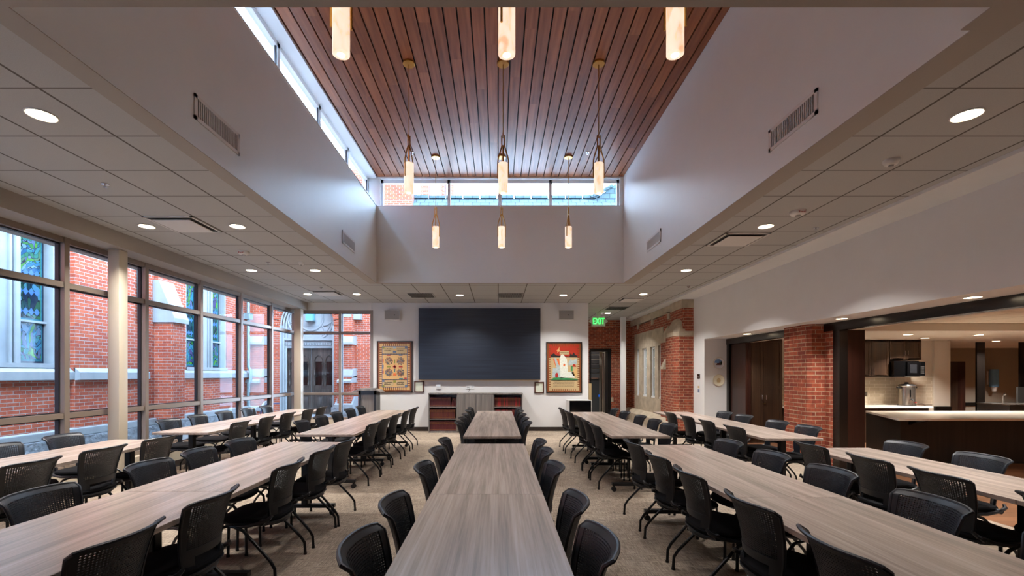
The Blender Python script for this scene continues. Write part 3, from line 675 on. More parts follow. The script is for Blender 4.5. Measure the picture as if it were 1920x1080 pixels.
# ================================================================ CHAIRS
def hwid(v):
    P = [(0, .138), (.15, .168), (.36, .183), (.6, .198), (.85, .214), (1, .226)]
    for (a, p), (b, q) in zip(P, P[1:]):
        if v <= b: return p+(q-p)*(v-a)/(b-a)
    return P[-1][1]
def PB(u, v, off=0):
    z = .385+.435*v
    yc = -.205-.03*v-.055*v*v+.012*math.sin(math.pi*v)
    if v > .9: yc -= (v-.9)**2*1.2
    cv = .045+.035*v
    r = max(0, v-.94)/.06
    z -= .008*abs(u)**8*r; yc -= .014*r*abs(u)**3
    x = u*hwid(v); y = yc+cv*abs(u)**2.2
    n = Vector((-math.copysign(1, u)*abs(u)**1.2*.35, 1, .18)).normalized()
    return Vector((x, y, z))+n*off
def shell(polys, th):
    idx = {}; uv = []
    def vid(p):
        k = (round(p[0], 5), round(p[1], 5))
        if k not in idx: idx[k] = len(uv); uv.append(k)
        return idx[k]
    fs = [[vid(p) for p in poly] for poly in polys]; n = len(uv)
    vs = [PB(u, v, th/2) for u, v in uv]+[PB(u, v, -th/2) for u, v in uv]
    ed = {}
    for f in fs:
        for i in range(len(f)): ed[(f[i], f[(i+1) % len(f)])] = 1
    out = [tuple(f[::-1]) for f in fs]+[tuple(i+n for i in f) for f in fs]
    for a, b in ed:
        if (b, a) not in ed: out.append((a, b, b+n, a+n))
    return MB().add(vs, out)
UP, V0, V1, HB, HT, HU = .87, .375, .94, .055, .27, .66
def chair_meshes():
    us = sorted(set([-1+2*i/20 for i in range(21)]+[-UP, UP, -HU, HU])); vs = sorted(set([i/26 for i in range(27)]+[V0, V1, HB, HT]))
    us = [u for i, u in enumerate(us) if i == 0 or u-us[i-1] > 1e-4]; polys = []
    for a, b in zip(us, us[1:]):
        for c, d in zip(vs, vs[1:]):
            um, vm = (a+b)/2, (c+d)/2
            if abs(um) < UP and V0 < vm < V1: continue
            if abs(um) < HU and HB < vm < HT: continue
            polys.append([(a, c), (b, c), (b, d), (a, d)])
    fr = shell(polys, .012)
    rim = [PB(-1, i/14) for i in range(15)]+[PB(-1+2*i/14, 1) for i in range(1, 14)]+[PB(1, 1-i/14) for i in range(15)]+[PB(1-2*i/8, 0) for i in range(1, 8)]
    fr.tube(rim, .0095, 7, closed=True)
    pol = []; nu, nv = 30, 22
    for i in range(nu):
        for j in range(nv):
            a = -UP+2*UP*i/nu; b = -UP+2*UP*(i+1)/nu; c = V0+(V1-V0)*j/nv; d = V0+(V1-V0)*(j+1)/nv
            mu, mv = (a+b)/2, (c+d)/2; k = .64
            hb = [(mu, mv-(d-c)/2*k), (mu+(b-a)/2*k, mv), (mu, mv+(d-c)/2*k), (mu-(b-a)/2*k, mv)]
            cn = [(a, c), (b, c), (b, d), (a, d)]
            for q in range(4):
                pol.append([cn[q], cn[(q+1) % 4], hb[q]]); pol.append([cn[(q+1) % 4], hb[(q+1) % 4], hb[q]])
    pf = shell(pol, .005)
    return fr, pf
def sup(a, b, cx, cy, n, e=3.2):
    return [(cx+a*math.copysign(abs(math.cos(t))**(2/e), math.cos(t)), cy+b*math.copysign(abs(math.sin(t))**(2/e), math.sin(t))) for t in [2*math.pi*i/n for i in range(n)]]
def loft(rings, mb=None):
    mb = mb or MB(); n = len(rings[0]); vs = [p for r in rings for p in r]; fs = [tuple(range(n))[::-1], tuple(range((len(rings)-1)*n, len(rings)*n))]
    for i in range(len(rings)-1):
        for k in range(n): fs.append((i*n+k, i*n+(k+1) % n, (i+1)*n+(k+1) % n, (i+1)*n+k))
    return mb.add(vs, fs)
def make_chair():
    t = thing('conference_chair', '', 'chair'); L = dict(local=True)
    fr, pf = chair_meshes()
    b = part('backrest', 'chair_shell', t, fr, True, **L)
    part('perforated_panel', 'chair_shell', b, pf, **L)
    def dip(p, z): return (p[0], p[1], z-.02*max(0, (p[1]-.12)/.12)**2-.006*(1-abs(p[0])/.24))
    part('seat', 'black_fabric', t, loft([[dip(p, z) for p in sup(a, c, 0, .02, 36)] for a, c, z in ((.215, .215, .415), (.228, .228, .425), (.232, .232, .44), (.226, .226, .452), (.20, .20, .459), (.12, .12, .461))]), True, **L)
    part('seat_shell', 'chair_shell', t, loft([[(p[0], p[1], z) for p in sup(a, c, 0, .01, 32)] for a, c, z in ((.15, .15, .375), (.2, .2, .385), (.225, .225, .405), (.225, .225, .416))]), True, **L)
    for s in (-1, 1):
        m = MB(); m.tube([(s*.232, .10, .395), (s*.236, -.03, .40), (s*.236, -.13, .425), (s*.228, -.18, .45), (s*.205, -.19, .47)], [.01, .012, .014, .014, .01], 8)
        m.tube([(s*.215, -.13, .425), (s*.246, -.13, .425)], .02, 10)
        part('hinge', 'black_plastic', t, m, True, **L)
    for s in (-1, 1):
        m = MB(); m.tube([(s*.235, .08, .40), (s*.243, .0, .37), (s*.252, -.15, .21), (s*.256, -.205, .15), (s*.26, -.235, .10), (s*.262, -.24, .01)], .0115, 8); m.tube([(s*.262, -.24, .0), (s*.262, -.24, .02)], .014, 8)
        part('leg', 'black_metal', t, m, True, **L)
        m = MB(); m.tube([(s*.22, .02, .39), (s*.225, .13, .395), (s*.235, .20, .38), (s*.24, .235, .34), (s*.24, .24, .28), (s*.24, .235, .01)], .0115, 8); m.tube([(s*.24, .235, 0), (s*.24, .235, .02)], .014, 8)
        part('leg', 'black_metal', t, m, True, **L)
    return t
chair0 = make_chair(); used = [False]
ORD = ['nearest', 'second', 'third', 'fourth', 'fifth', 'sixth', 'seventh', 'eighth', 'ninth', 'tenth', 'eleventh']
# row, side, x of the back's ends, list of depths; near block then far block
CH = [
 ('L2', 'window side', 0, [(-4.84, 3.55), (-4.8, 4.35), (-4.86, 5.1)], [(-4.96, 6.85), (-4.99, 7.56), (-5.0, 8.3), (-5.01, 9.1), (-5.0, 9.8)]),
 ('L2', 'room side', 1, [(-3.68, 2.85), (-3.69, 3.6), (-3.68, 4.26), (-3.67, 4.95)], [(-3.73, 6.6), (-3.73, 7.36), (-3.73, 8.1), (-3.72, 8.95), (-3.72, 9.6)]),
 ('L1', 'window side', 0, [(-2.66, 1.9), (-2.66, 2.66), (-2.67, 3.5), (-2.68, 4.1), (-2.66, 4.7)], [(-2.84, 6.6), (-2.86, 7.35), (-2.88, 8.1), (-2.9, 8.9), (-2.9, 9.62)]),
 ('L1', 'centre side', 1, [(-1.63, 1.3), (-1.635, 1.97), (-1.64, 2.61), (-1.63, 3.53), (-1.62, 4.2), (-1.60, 4.75)], [(-1.76, 6.4), (-1.76, 7.08), (-1.76, 7.8), (-1.74, 8.6), (-1.73, 9.35)]),
 ('C', 'left side', 0, [(-.54, 1.86), (-.54, 2.46), (-.53, 3.4), (-.53, 4.12), (-.53, 4.74)], [(-.53, 6.5), (-.53, 7.14), (-.53, 7.8), (-.53, 8.6), (-.53, 9.25)]),
 ('C', 'right side', 1, [(.40, 1.9), (.40, 2.5), (.40, 3.4), (.40, 4.08), (.40, 4.65)], [(.39, 6.45), (.39, 7.1), (.39, 7.75), (.39, 8.5), (.39, 9.2)]),
 ('R1', 'centre side', 0, [(1.37, 1.25), (1.39, 1.85), (1.385, 2.5), (1.365, 3.23), (1.37, 3.9), (1.38, 4.62)], [(1.335, 6.2), (1.335, 6.83), (1.335, 7.45), (1.31, 8.38), (1.30, 9.15)]),
 ('R1', 'kitchen side', 1, [(2.36, 1.8), (2.35, 2.5), (2.37, 3.25), (2.35, 3.92), (2.34, 4.62)], [(2.31, 6.18), (2.33, 6.8), (2.32, 7.45), (2.30, 8.28), (2.29, 9.0)]),
 ('R2', 'room side', 0, [(3.07, 2.45), (3.07, 3.16), (3.07, 3.76), (3.08, 4.47)], [(3.11, 6.0), (3.11, 6.78), (3.11, 7.48), (3.10, 8.2)]),
 ('R2', 'kitchen side', 1, [(4.03, 3.0), (4.03, 3.81), (4.04, 4.52)], [(4.05, 5.95), (4.05, 6.6), (4.08, 7.55), (4.08, 8.2)]),
]
RC = {'L2': 'tables by the left glazing', 'L1': 'tables left of centre', 'C': 'centre tables', 'R1': 'tables right of centre', 'R2': 'tables by the kitchen'}
for row, side, sd, near, far in CH:
    for blk, lst in (('front', near), ('rear', far)):
        for i, (x, y) in enumerate(lst):
            rz = math.pi/2 if sd else -math.pi/2
            rz += random.uniform(-.05, .05); xc_ = x-.215 if sd else x+.215
            lab = 'black mesh-back chair, %s from camera, %s, %s %s' % (ORD[i], side, blk, RC[row])
            g = 'black chairs around the laminate tables'
            if not used[0]:
                used[0] = True; chair0.location = (xc_, y, 0); chair0.rotation_euler = (0, 0, rz); chair0['label'] = lab; chair0['group'] = g
            else: dup(chair0, (xc_, y, 0), rz, lab, g)

# ================================================================ PENDANT LAMPS
def pendant(x, y, lab, g='alabaster pendants in the light well', rot=0):
    p = thing('pendant_lamp', lab, 'lamp', (x, y, 3.9), g)
    zt = ZT
    part('canopy', 'brass', p, MB().lathe([(.075, -.025), (.08, -.02), (.08, 0)], (x, y, zt), 24), True)
    part('stem', 'brass', p, MB().tube([(x, y, 4.62), (x, y, zt-.02)], .0055, 6))
    m = MB(); c, s = math.cos(rot), math.sin(rot)
    for q in (-1, 1):
        P = [(q*.018, 4.66), (q*.018, 4.52), (q*.03, 4.48), (q*.064, 4.37), (q*.074, 4.32), (q*.074, 4.10)]
        m.tube([(x+a*c, y+a*s, z) for a, z in P], .009, 6)
    m.tube([(x-.02*c, y-.02*s, 4.52), (x+.02*c, y+.02*s, 4.52)], .012, 6); m.tube([(x, y, 4.28), (x, y, 4.52)], .012, 8)
    part('bracket', 'brass', p, m, True)
    part('lamp_shade', 'alabaster', p, MB().lathe([(.058, 3.9), (.064, 3.904), (.064, 4.286), (.06, 4.29)], (x, y, 0), 28), True)
    part('lamp_core', 'lamp_core', p, MB().lathe([(.03, 3.896), (.03, 3.9)], (x, y, 0), 18))
    light('AREA', 'lamp_light', (x, y, 3.885), 8, (1, .93, .88), p, .11, spot=110)
for j, y in enumerate((3.42, 6.02, 8.61)):
    for i, x in enumerate((-1.18, .065, 1.33)):
        pendant(x, y, '%s alabaster cylinder pendant with brass bracket, %s row from the camera' % (('left', 'middle', 'right')[i], ('first', 'second', 'third')[j]), rot=(.2, 1.0, -.3)[(i+j) % 3])

# ================================================================ CEILING FITTINGS
def downlight(x, y, z, lab, g, wd=DOWN_W, r=.085, col=(1, .965, .92)):
    d = thing('downlight', lab, 'ceiling light', (x, y, z), g)
    part('trim_ring', 'vent_white', d, MB().tube([(x+(r+.006)*math.cos(a), y+(r+.006)*math.sin(a), z-.004) for a in [2*math.pi*k/24 for k in range(24)]], .006, 6, closed=True), True)
    part('lens', 'downlight_lens', d, MB().lathe([(r, -.006), (r, 0)], (x, y, z), 24))
    light('AREA', 'lamp_light', (x, y, z-.012), wd, col, d, r*1.7, spot=118)
names = {-4.5: 'outer left', -3.34: 'inner left', 3.43: 'right'}
for x in (-4.5, -3.34, 3.43):
    for k, y in enumerate((3.33, 5.83, 8.3, 10.75)):
        downlight(x, y, CE, 'round recessed downlight in the %s ceiling line, %s from the camera' % (names[x], ORD[k]), 'recessed downlights in the tile ceiling')
for x, s in ((-.92, 'left'), (1.56, 'right')): downlight(x, 10.9, CE, 'round recessed downlight above the dark screen, %s of the pair' % s, 'recessed downlights in the tile ceiling')
downlight(3.4, 14.1, CE, 'round recessed downlight in the corridor behind the exit sign', 'recessed downlights in the tile ceiling')
for k, y in enumerate((2.6, 4.88, 6.74, 9.3)): downlight(5.09, y, 2.33, 'round downlight in the low soffit over the kitchen openings, %s from camera' % ORD[k], 'soffit downlights', 17, .07)
for k, (x, y) in enumerate(((7.98, 8.86), (9.1, 9.7), (9.45, 8.95), (11.6, 10.6))): downlight(x, y, 2.28, 'small round downlight in the kitchen soffit, %s from the left' % ORD[k].replace('nearest', 'first'), 'kitchen soffit downlights', 36, .07, (1, .91, .82))
downlight(13.9, 11.6, 2.28, 'added unseen downlight brightening the dim room past the kitchen', 'kitchen soffit downlights', 75, .07, (1, .91, .82))  # added lamp out of view, lifts the far room's walls
downlight(3.3, 16.45, CE, 'added unseen downlight behind the brick wall over the corridor door', 'recessed downlights in the tile ceiling', 12)  # added lamp, unseen, puts some light on the grey corridor door
for k, (x, y) in enumerate(((7.6, 4.2), (10.2, 4.4), (8.0, 1.6), (13.0, 5.2))): downlight(x, y, 2.42, 'added unseen downlight in the kitchen tile ceiling, %s from the kitchen pier' % ORD[k], 'added kitchen fill downlights', 60, .08, (1, .90, .80))  # added fill lamps outside the view to brighten the kitchen
def diffuser(x, y, lab, plaque=True, wx=.6, wy=.6):
    d = thing('ceiling_diffuser', lab, 'air vent', (x, y, CE), 'air diffusers in the tile ceiling')
    z = CE-.003
    if plaque:
        part('throat', 'duct_dark', d, B(x-wx/2+.02, y-wy/2+.02, z-.004, x+wx/2-.02, y+wy/2-.02, z))
        m = MB(); m.box(x-wx/2, y-wy/2, z-.012, x+wx/2, y-wy/2+.025, z); m.box(x-wx/2, y+wy/2-.025, z-.012, x+wx/2, y+wy/2, z); m.box(x-wx/2, y-wy/2, z-.012, x-wx/2+.025, y+wy/2, z); m.box(x+wx/2-.025, y-wy/2, z-.012, x+wx/2, y+wy/2, z)
        part('frame', 'vent_white', d, m); part('plaque', 'vent_white', d, B(x-wx/2+.07, y-wy/2+.07, z-.03, x+wx/2-.07, y+wy/2-.07, z-.018, .005))
    else:
        part('frame', 'grille_grey', d, B(x-wx/2, y-wy/2, z-.01, x+wx/2, y+wy/2, z)); m = MB()
        for k in range(22): m.box(x-wx/2+.02+k*(wx-.04)/22, y-wy/2+.02, z-.018, x-wx/2+.028+k*(wx-.04)/22, y+wy/2-.02, z-.01)
        part('louvre', 'duct_dark', d, m)
diffuser(-3.97, 5.75, 'square plaque air diffuser in the left ceiling, near pair of downlights')
diffuser(-3.97, 10.6, 'square plaque air diffuser at the far end of the left ceiling')
diffuser(3.36, 6.4, 'square plaque air diffuser in the right ceiling beside a downlight')
diffuser(3.36, 11.5, 'square plaque air diffuser in the ceiling before the corridor')
diffuser(-1.83, 10.9, 'grey louvred grille in the ceiling, left above the screen', False)
diffuser(.3, 10.9, 'grey louvred grille in the ceiling, centred above the screen', False)
diffuser(3.4, 13.0, 'grey louvred grille in the corridor ceiling near the exit sign', False)
def grille(x, y0, y1, s, lab):
    d = thing('wall_register', lab, 'air vent', (x, (y0+y1)/2, 3.74), 'supply registers in the light well walls'); z0, z1 = 3.63, 3.84; X = lambda a: x+s*a
    m = MB(); m.box(x, y0, z0, X(.012), y1, z0+.03); m.box(x, y0, z1-.03, X(.012), y1, z1); m.box(x, y0, z0, X(.012), y0+.03, z1); m.box(x, y1-.03, z0, X(.012), y1, z1)
    part('frame', 'vent_white', d, m); part('throat', 'duct_dark', d, B(x, y0+.02, z0+.02, X(.003), y1-.02, z1-.02)); m = MB(); n = 24
    for k in range(n):
        y = y0+.035+(y1-y0-.07)*k/(n-1); m.box(X(.003), y-.005, z0+.03, X(.011), y+.004, z1-.03)
    part('louvre', 'vent_white', d, m)
grille(WXL, 3.78, 4.44, 1, 'white wall register on the left light well wall, nearer one')
grille(WXL, 7.37, 8.02, 1, 'white wall register on the left light well wall, far one')
grille(WXR, 3.71, 4.375, -1, 'white wall register on the right light well wall, nearer one')
grille(WXR, 7.29, 7.97, -1, 'white wall register on the right light well wall, far one')
def text(body, size, loc, rot, mat, parent=None, ext=.002, **props):
    c = bpy.data.curves.new('lettering', 'FONT'); c.body = body; c.size = size; c.extrude = ext; c.align_x = 'CENTER'; c.align_y = 'CENTER'
    o = bpy.data.objects.new('lettering', c); COL.objects.link(o); bpy.context.view_layer.update()
    me = bpy.data.meshes.new_from_object(o.evaluated_get(bpy.context.evaluated_depsgraph_get())); bpy.data.objects.remove(o); bpy.data.curves.remove(c)
    me.materials.clear(); me.materials.append(M[mat]); o = bpy.data.objects.new('lettering', me); COL.objects.link(o)
    o.location = loc; o.rotation_euler = rot
    if parent is not None: o.parent = parent; o.matrix_parent_inverse = Matrix.Translation(-Vector(WLOC.get(parent.name, (0, 0, 0))))
    return o
def detector(x, y, r, lab, strobe):
    d = thing('smoke_detector', lab, 'smoke detector', (x, y, CE), 'ceiling detectors')
    part('housing', 'vent_white', d, MB().lathe([(r*.55, -.05), (r*.8, -.042), (r, -.02), (r, 0)], (x, y, CE), 24), True)
    part('sensor', 'grille_grey', d, MB().lathe([(r*.3, -.06), (r*.36, -.05)], (x, y, CE), 16), True)
    if strobe: text('FIRE', .045, (x, y-r*.93, CE-.028), (math.radians(75), 0, 0), 'red', d)
detector(-3.94, 7.05, .085, 'round white fire alarm strobe with red letters on left ceiling', True)
detector(-3.33, 7.7, .05, 'small white detector dome on left ceiling between two downlights', False)
detector(3.49, 5.3, .085, 'round white fire alarm strobe with red letters on right ceiling', True)
detector(3.48, 4.03, .06, 'small white detector dome on the right ceiling, nearest the camera', False)
for k, (x, y, z, lab) in enumerate(((-3.92, 4.54, CE, 'sprinkler head on the left ceiling, nearest the camera'), (-3.9, 7.72, CE, 'sprinkler head on the left ceiling beside the detectors'), (-3.85, 9.9, CE, 'sprinkler head on the left ceiling near the far diffuser'),
    (4.12, 5.9, CE, 'sprinkler head on the right ceiling near a downlight'), (4.1, 9.8, CE, 'sprinkler head at the far right of the ceiling'), (-1.6, 8.45, ZT, 'sprinkler head on wooden ceiling, left of far pendants'), (1.66, 8.45, ZT, 'sprinkler head on wooden ceiling, right of far pendants'))):
    m = MB(); m.lathe([(.035, -.006), (.035, 0)], (x, y, z), 16); m.tube([(x, y, z), (x, y, z-.03)], .008, 6); m.lathe([(.018, -.034), (.018, -.03)], (x, y, z), 10)
    one('sprinkler_head', 'chrome', m, lab, 'sprinkler', 'ceiling sprinklers')

# ================================================================ FAR WALL
yw = YF
sc = thing('video_screen', 'large dark blue-black video screen on the far wall', 'screen', (-.5, yw, 1.37))
x0, x1, z0, z1 = -2.1, 1.115, 1.36, 3.245
part('screen_body', 'black_plastic', sc, B(x0+.03, yw-.075, z0+.02, x1-.03, yw-.025, z1-.02)); part('screen_panel', 'screen_face', sc, B(x0, yw-.10, z0, x1, yw-.075, z1, .003))
part('bottom_strip', 'tan', sc, B(x0, yw-.09, z0-.02, x1, yw-.075, z0))
for a, b, s in ((PX(723, yw), PX(752, yw), 'left'), (PX(1046, yw), PX(1075, yw), 'right')):
    sp_ = thing('wall_speaker', 'white wall speaker with grey mesh front, %s of the screen' % s, 'speaker', ((a+b)/2, yw, 2.95), 'wall speakers')
    za, zb = 2.93, 3.19
    part('cabinet', 'vent_white', sp_, MB().prism([(a, yw-.14), (b, yw-.14), (b-.03, yw-.02), (a+.03, yw-.02)], za, zb)); part('grille', 'grille_grey', sp_, B(a+.015, yw-.147, za+.015, b-.015, yw-.14, zb-.015))
    part('badge', 'ink', sp_, B((a+b)/2+.05, yw-.149, 3.05, (a+b)/2+.075, yw-.147, 3.075)); part('bracket', 'vent_white', sp_, B((a+b)/2-.04, yw-.03, 3.0, (a+b)/2+.04, yw, 3.1))
def flat(mb, x0, z0, x1, z1, y, t=.004): return mb.box(x0, y-t, z0, x1, y, z1)
def art(cx, z0, z1, lab):
    w = .95; a = thing('framed_mosaic', lab, 'picture', (cx, yw, z0)); x0, x1 = cx-w/2, cx+w/2
    m = MB(); t = .03
    for q in ((x0, z0, x1, z0+t), (x0, z1-t, x1, z1), (x0, z0, x0+t, z1), (x1-t, z0, x1, z1)): m.box(q[0], yw-.035, q[1], q[2], yw, q[3])
    part('frame', 'base_dark', a, m); part('mat_board', 'frame_wood', a, B(x0+.02, yw-.02, z0+.02, x1-.02, yw-.001, z1-.02)); return a, x0+.072, x1-.072, z0+.068, z1-.068
Y1 = yw-.0205
def teeth(a, x0, x1, z0, z1, mat, mat2=None):
    m = MB(); n = 13; L = .055; k = MB()
    for i in range(n):
        x = x0+.05+(x1-x0-.1)*(i+.5)/n; h = (x1-x0-.1)/n*.3
        for zz, s in ((z0, 1), (z1, -1)): (m if s > 0 or not mat2 else k).prism([(x-h, zz), (x+h, zz), (x+h, zz+s*L*1.2), (x-h, zz+s*L*1.2)], Y1-.005, Y1, 'y')
    nn = int((z1-z0-.1)/.058)
    for i in range(nn):
        z = z0+.05+(z1-z0-.1)*(i+.5)/nn; h = .017
        for xx, s in ((x0, 1), (x1, -1)): (k if mat2 and z > z1-.34 else m).prism([(xx, z-h), (xx+s*L*1.2, z-h), (xx+s*L*1.2, z+h), (xx, z+h)], Y1-.005, Y1, 'y')
    for x in (x0, x1-.06):
        for z in (z0, z1-.06): flat(k if mat2 and z > z0 else m, x, z, x+.06, z+.06, Y1, .005)
    part('tooth_border', mat, a, m)
    if mat2: part('tooth_border', mat2, a, k)
# left mosaic: four roundels between two bands of cartouches
a, ax0, ax1, az0, az1 = art(-2.745, 1.02, 2.385, 'framed mosaic of four roundels with toothed tan border, left of the screen')
teeth(a, ax0, ax1, az0, az1, 'tan2'); bx0, bx1, bz0, bz1 = ax0+.066, ax1-.066, az0+.066, az1-.066
part('field', 'tan2', a, flat(MB(), bx0, bz0, bx1, bz1, Y1, .004)); Y2 = Y1-.0041
m = MB(); [flat(m, bx0, z, bx1, z+.022, Y2) for z in (bz0+.20, bz1-.222)]; [flat(m, x, bz0, x+.012, bz1, Y2) for x in (bx0, bx1-.012)]; flat(m, bx0, bz0, bx1, bz0+.012, Y2); flat(m, bx0, bz1-.012, bx1, bz1, Y2); part('dark_band', 'slate_blue', a, m)
m = MB()
for i in range(16):
    x = bx0+(bx1-bx0)*i/16
    for z in (bz0+.203, bz1-.219): flat(m, x, z, x+.02, z+.016, Y2-.004)
part('inlay', 'ink', a, m, kind='stuff')
mid = (bx0+bx1)/2; m = MB()
def cart(m, x0, z0, x1, z1, y): m.prism([(x0+.03, z0), (x1-.03, z0), (x1-.02, z0+.03), (x1, z0+.05), (x1, z1-.05), (x1-.02, z1-.03), (x1-.03, z1), (x0+.03, z1), (x0+.02, z1-.03), (x0, z1-.05), (x0, z0+.05), (x0+.02, z0+.03)], y-.004, y, 'y')
for zz in (bz0+.03, bz1-.18):
    cart(m, bx0+.03, zz, mid-.03, zz+.15, Y2); cart(m, mid+.03, zz, bx1-.03, zz+.15, Y2)
part('cartouche', 'tan', a, m); m = MB(); random.seed(3)
for zz in (bz0+.03, bz1-.18):
    for xx in (bx0+.06, mid+.06):
        for r in range(2):
            x = xx+.02*random.random()
            while x < xx+.2-.03*r: wv = random.uniform(.008, .016); flat(m, x, zz+.05+.045*(1-r), x+wv, zz+.05+.045*(1-r)+random.uniform(.012, .024), Y2-.004); x += wv+.006
part('lettering', 'ink', a, m)
for i in range(2):
    for j in range(2):
        cx = bx0+(bx1-bx0)*(.27+.46*i); cz = bz0+.22+(bz1-bz0-.44)*(.27+.46*j)
        part('roundel', 'mosaic', a, MB().prism([(cx+.1*math.cos(t)*(1+.12*math.cos(9*t)), cz+.1*math.sin(t)*(1+.12*math.cos(9*t))) for t in [2*math.pi*k/40 for k in range(40)]], Y2-.005, Y2, 'y'))
cols = ['art_red', 'slate_blue', 'olive', 'teal', 'art_orange']
cz = (bz0+bz1)/2
for k, (x, z, w2, h2, c) in enumerate(((mid, cz, .045, .018, 'art_red'), (mid, cz, .018, .045, 'art_red'), (mid, cz-.2, .035, .03, 'art_orange'), (mid, cz+.14, .014, .05, 'olive'), (mid, cz-.1, .014, .04, 'teal'), (mid-.16, cz, .05, .016, 'olive'), (mid+.16, cz, .05, .016, 'art_red'),
    (mid, bz1-.04, .045, .022, 'pearl_blue'), (mid, bz1-.15, .045, .025, 'slate_blue'), (mid, bz0+.16, .035, .03, 'olive'), (bx0+.04, bz1-.04, .025, .025, 'olive'), (bx1-.04, bz1-.04, .025, .025, 'slate_blue'), (bx0+.04, bz0+.17, .025, .025, 'slate_blue'), (bx1-.04, bz0+.04, .025, .025, 'slate_blue'),
    (bx0+.04, bz0+.04, .025, .025, 'olive'), (mid-.16, bz1-.24, .05, .014, 'art_red'), (mid+.16, bz1-.24, .05, .014, 'slate_blue'), (bx0+.03, cz+.16, .014, .05, 'art_orange'), (bx0+.03, cz, .014, .05, 'slate_blue'), (bx0+.03, cz-.14, .014, .04, 'art_red'), (mid+.17, bz0+.235, .05, .014, 'teal'), (bx1-.05, bz0+.24, .03, .02, 'art_red'))):
    part('inlay', c, a, flat(MB(), x-w2, z-h2, x+w2, z+h2, Y2-.001, .005))
# right mosaic: pale figure against red sky over a panel of writing
a, ax0, ax1, az0, az1 = art(PX(1057.5, yw), 1.0, 2.36, 'framed mosaic of a pale robed shape under a red sky, right of the screen')
teeth(a, ax0, ax1, az0, az1, 'tan', 'art_red'); bx0, bx1, bz0, bz1 = ax0+.05, ax1-.05, az0+.05, az1-.05; H = bz1-bz0; Wd = bx1-bx0
def q(x, z): return (bx0+x*Wd, bz0+z*H)
def poly(name, mat, pts, k): part(name, mat, a, MB().prism([q(*p) for p in pts], Y1-.004-.002*k, Y1-.002*(k-1)-.001 if k > 1 else Y1, 'y'))
poly('text_panel', 'tan', [(0, 0), (1, 0), (1, .2), (0, .2)], 1); poly('sky', 'art_red', [(0, .74), (1, .74), (1, 1), (0, 1)], 1); poly('landscape', 'tan', [(0, .2), (1, .2), (1, .74), (0, .74)], 1)
poly('hills', 'ink', [(0, .74), (.0, .8), (.12, .84), (.2, .79), (.34, .78), (.7, .76), (.74, .84), (.8, .8), (.86, .86), (.92, .8), (1, .78), (1, .74)], 2); poly('sunset', 'art_orange', [(.08, .7), (.3, .72), (.36, .5), (.3, .42), (.2, .5)], 2)
poly('sea', 'pearl_blue', [(.05, .28), (.45, .24), (.42, .5), (.3, .56), (.2, .72), (.12, .74), (.22, .48), (.08, .5)], 3); poly('village', 'pearl_blue', [(.66, .62), (.75, .72), (.8, .66), (.98, .72), (.98, .58), (.66, .55)], 2)
poly('hillside', 'tan2', [(.78, .38), (1, .5), (1, .28), (.85, .3)], 2); poly('tree', 'art_green', [(.75, .42), (.82, .42), (.82, .54), (.75, .54)], 3); poly('rooftop', 'art_red', [(.8, .52), (.96, .52), (.9, .58), (.84, .58)], 3); poly('plain', 'pearl', [(.6, .26), (.9, .26), (.86, .4), (.6, .4)], 2)
poly('meadow', 'art_green', [(.0, .21), (1, .21), (1, .235), (.4, .27), (.1, .26)], 4); poly('robed_shape', 'pearl', [(.36, .25), (.34, .45), (.33, .7), (.38, .8), (.45, .82), (.53, .76), (.6, .7), (.63, .5), (.66, .26)], 4)
poly('robe_fold', 'art_orange', [(.46, .56), (.49, .52), (.55, .56), (.5, .6)], 6); poly('star', 'tan2', [(.2, .9), (.27, .93), (.33, 1), (.32, .92), (.36, .9), (.28, .87), (.24, .84), (.25, .9)], 3); poly('plaque', 'tan', [(.33, .81), (.68, .81), (.68, .89), (.33, .89)], 5)
poly('shield', 'red', [(.22, .26), (.28, .29), (.27, .36), (.22, .38), (.17, .36), (.16, .29)], 5); poly('dark_band', 'ink', [(0, .2), (1, .2), (1, .21), (0, .21)], 5)
m = MB()
for r in range(7):
    x = bx0+.06+.01*(r % 3)
    while x < bx1-.1: wv = random.uniform(.01, .035); flat(m, x, bz0+.055+r*.024, min(x+wv, bx1-.07), bz0+.063+r*.024, Y1-.0045, .002); x += wv+.008
x = bx0+.34*Wd
while x < bx0+.64*Wd: flat(m, x, bz0+.845*H, x+.018, bz0+.86*H, Y1-.0145, .002); x += .026
part('lettering', 'ink', a, m)
for xx, zz, s in ((PX(777, yw), PX, 'left'), (PX(1002, yw), PX, 'right')):
    c = thing('framed_certificate', 'small brown framed certificate low on the wall, %s of the screen' % s, 'picture', (xx+.12, yw, 1.02), 'framed certificates'); z0, z1 = (1.02, 1.325) if s == 'left' else (1.0, 1.30); w_ = .255; t = .028; m = MB()
    for b in ((xx, z0, xx+w_, z0+t), (xx, z1-t, xx+w_, z1), (xx, z0, xx+t, z1), (xx+w_-t, z0, xx+w_, z1)): m.box(b[0], yw-.025, b[1], b[2], yw, b[3])
    part('frame', 'frame_brown', c, m); part('certificate_sheet', 'certificate', c, B(xx+.02, yw-.012, z0+.02, xx+w_-.02, yw-.001, z1-.02))
tm = thing('thermostat', 'small square white thermostat under the left part of the screen', 'thermostat', (PX(822.5, yw), yw, 1.12)); part('body', 'frame_white', tm, B(PX(818, yw), yw-.025, 1.115, PX(827, yw), yw, 1.24, .006)); part('display', 'sky_white', tm, B(PX(820, yw), yw-.028, 1.17, PX(825, yw), yw-.025, 1.22))
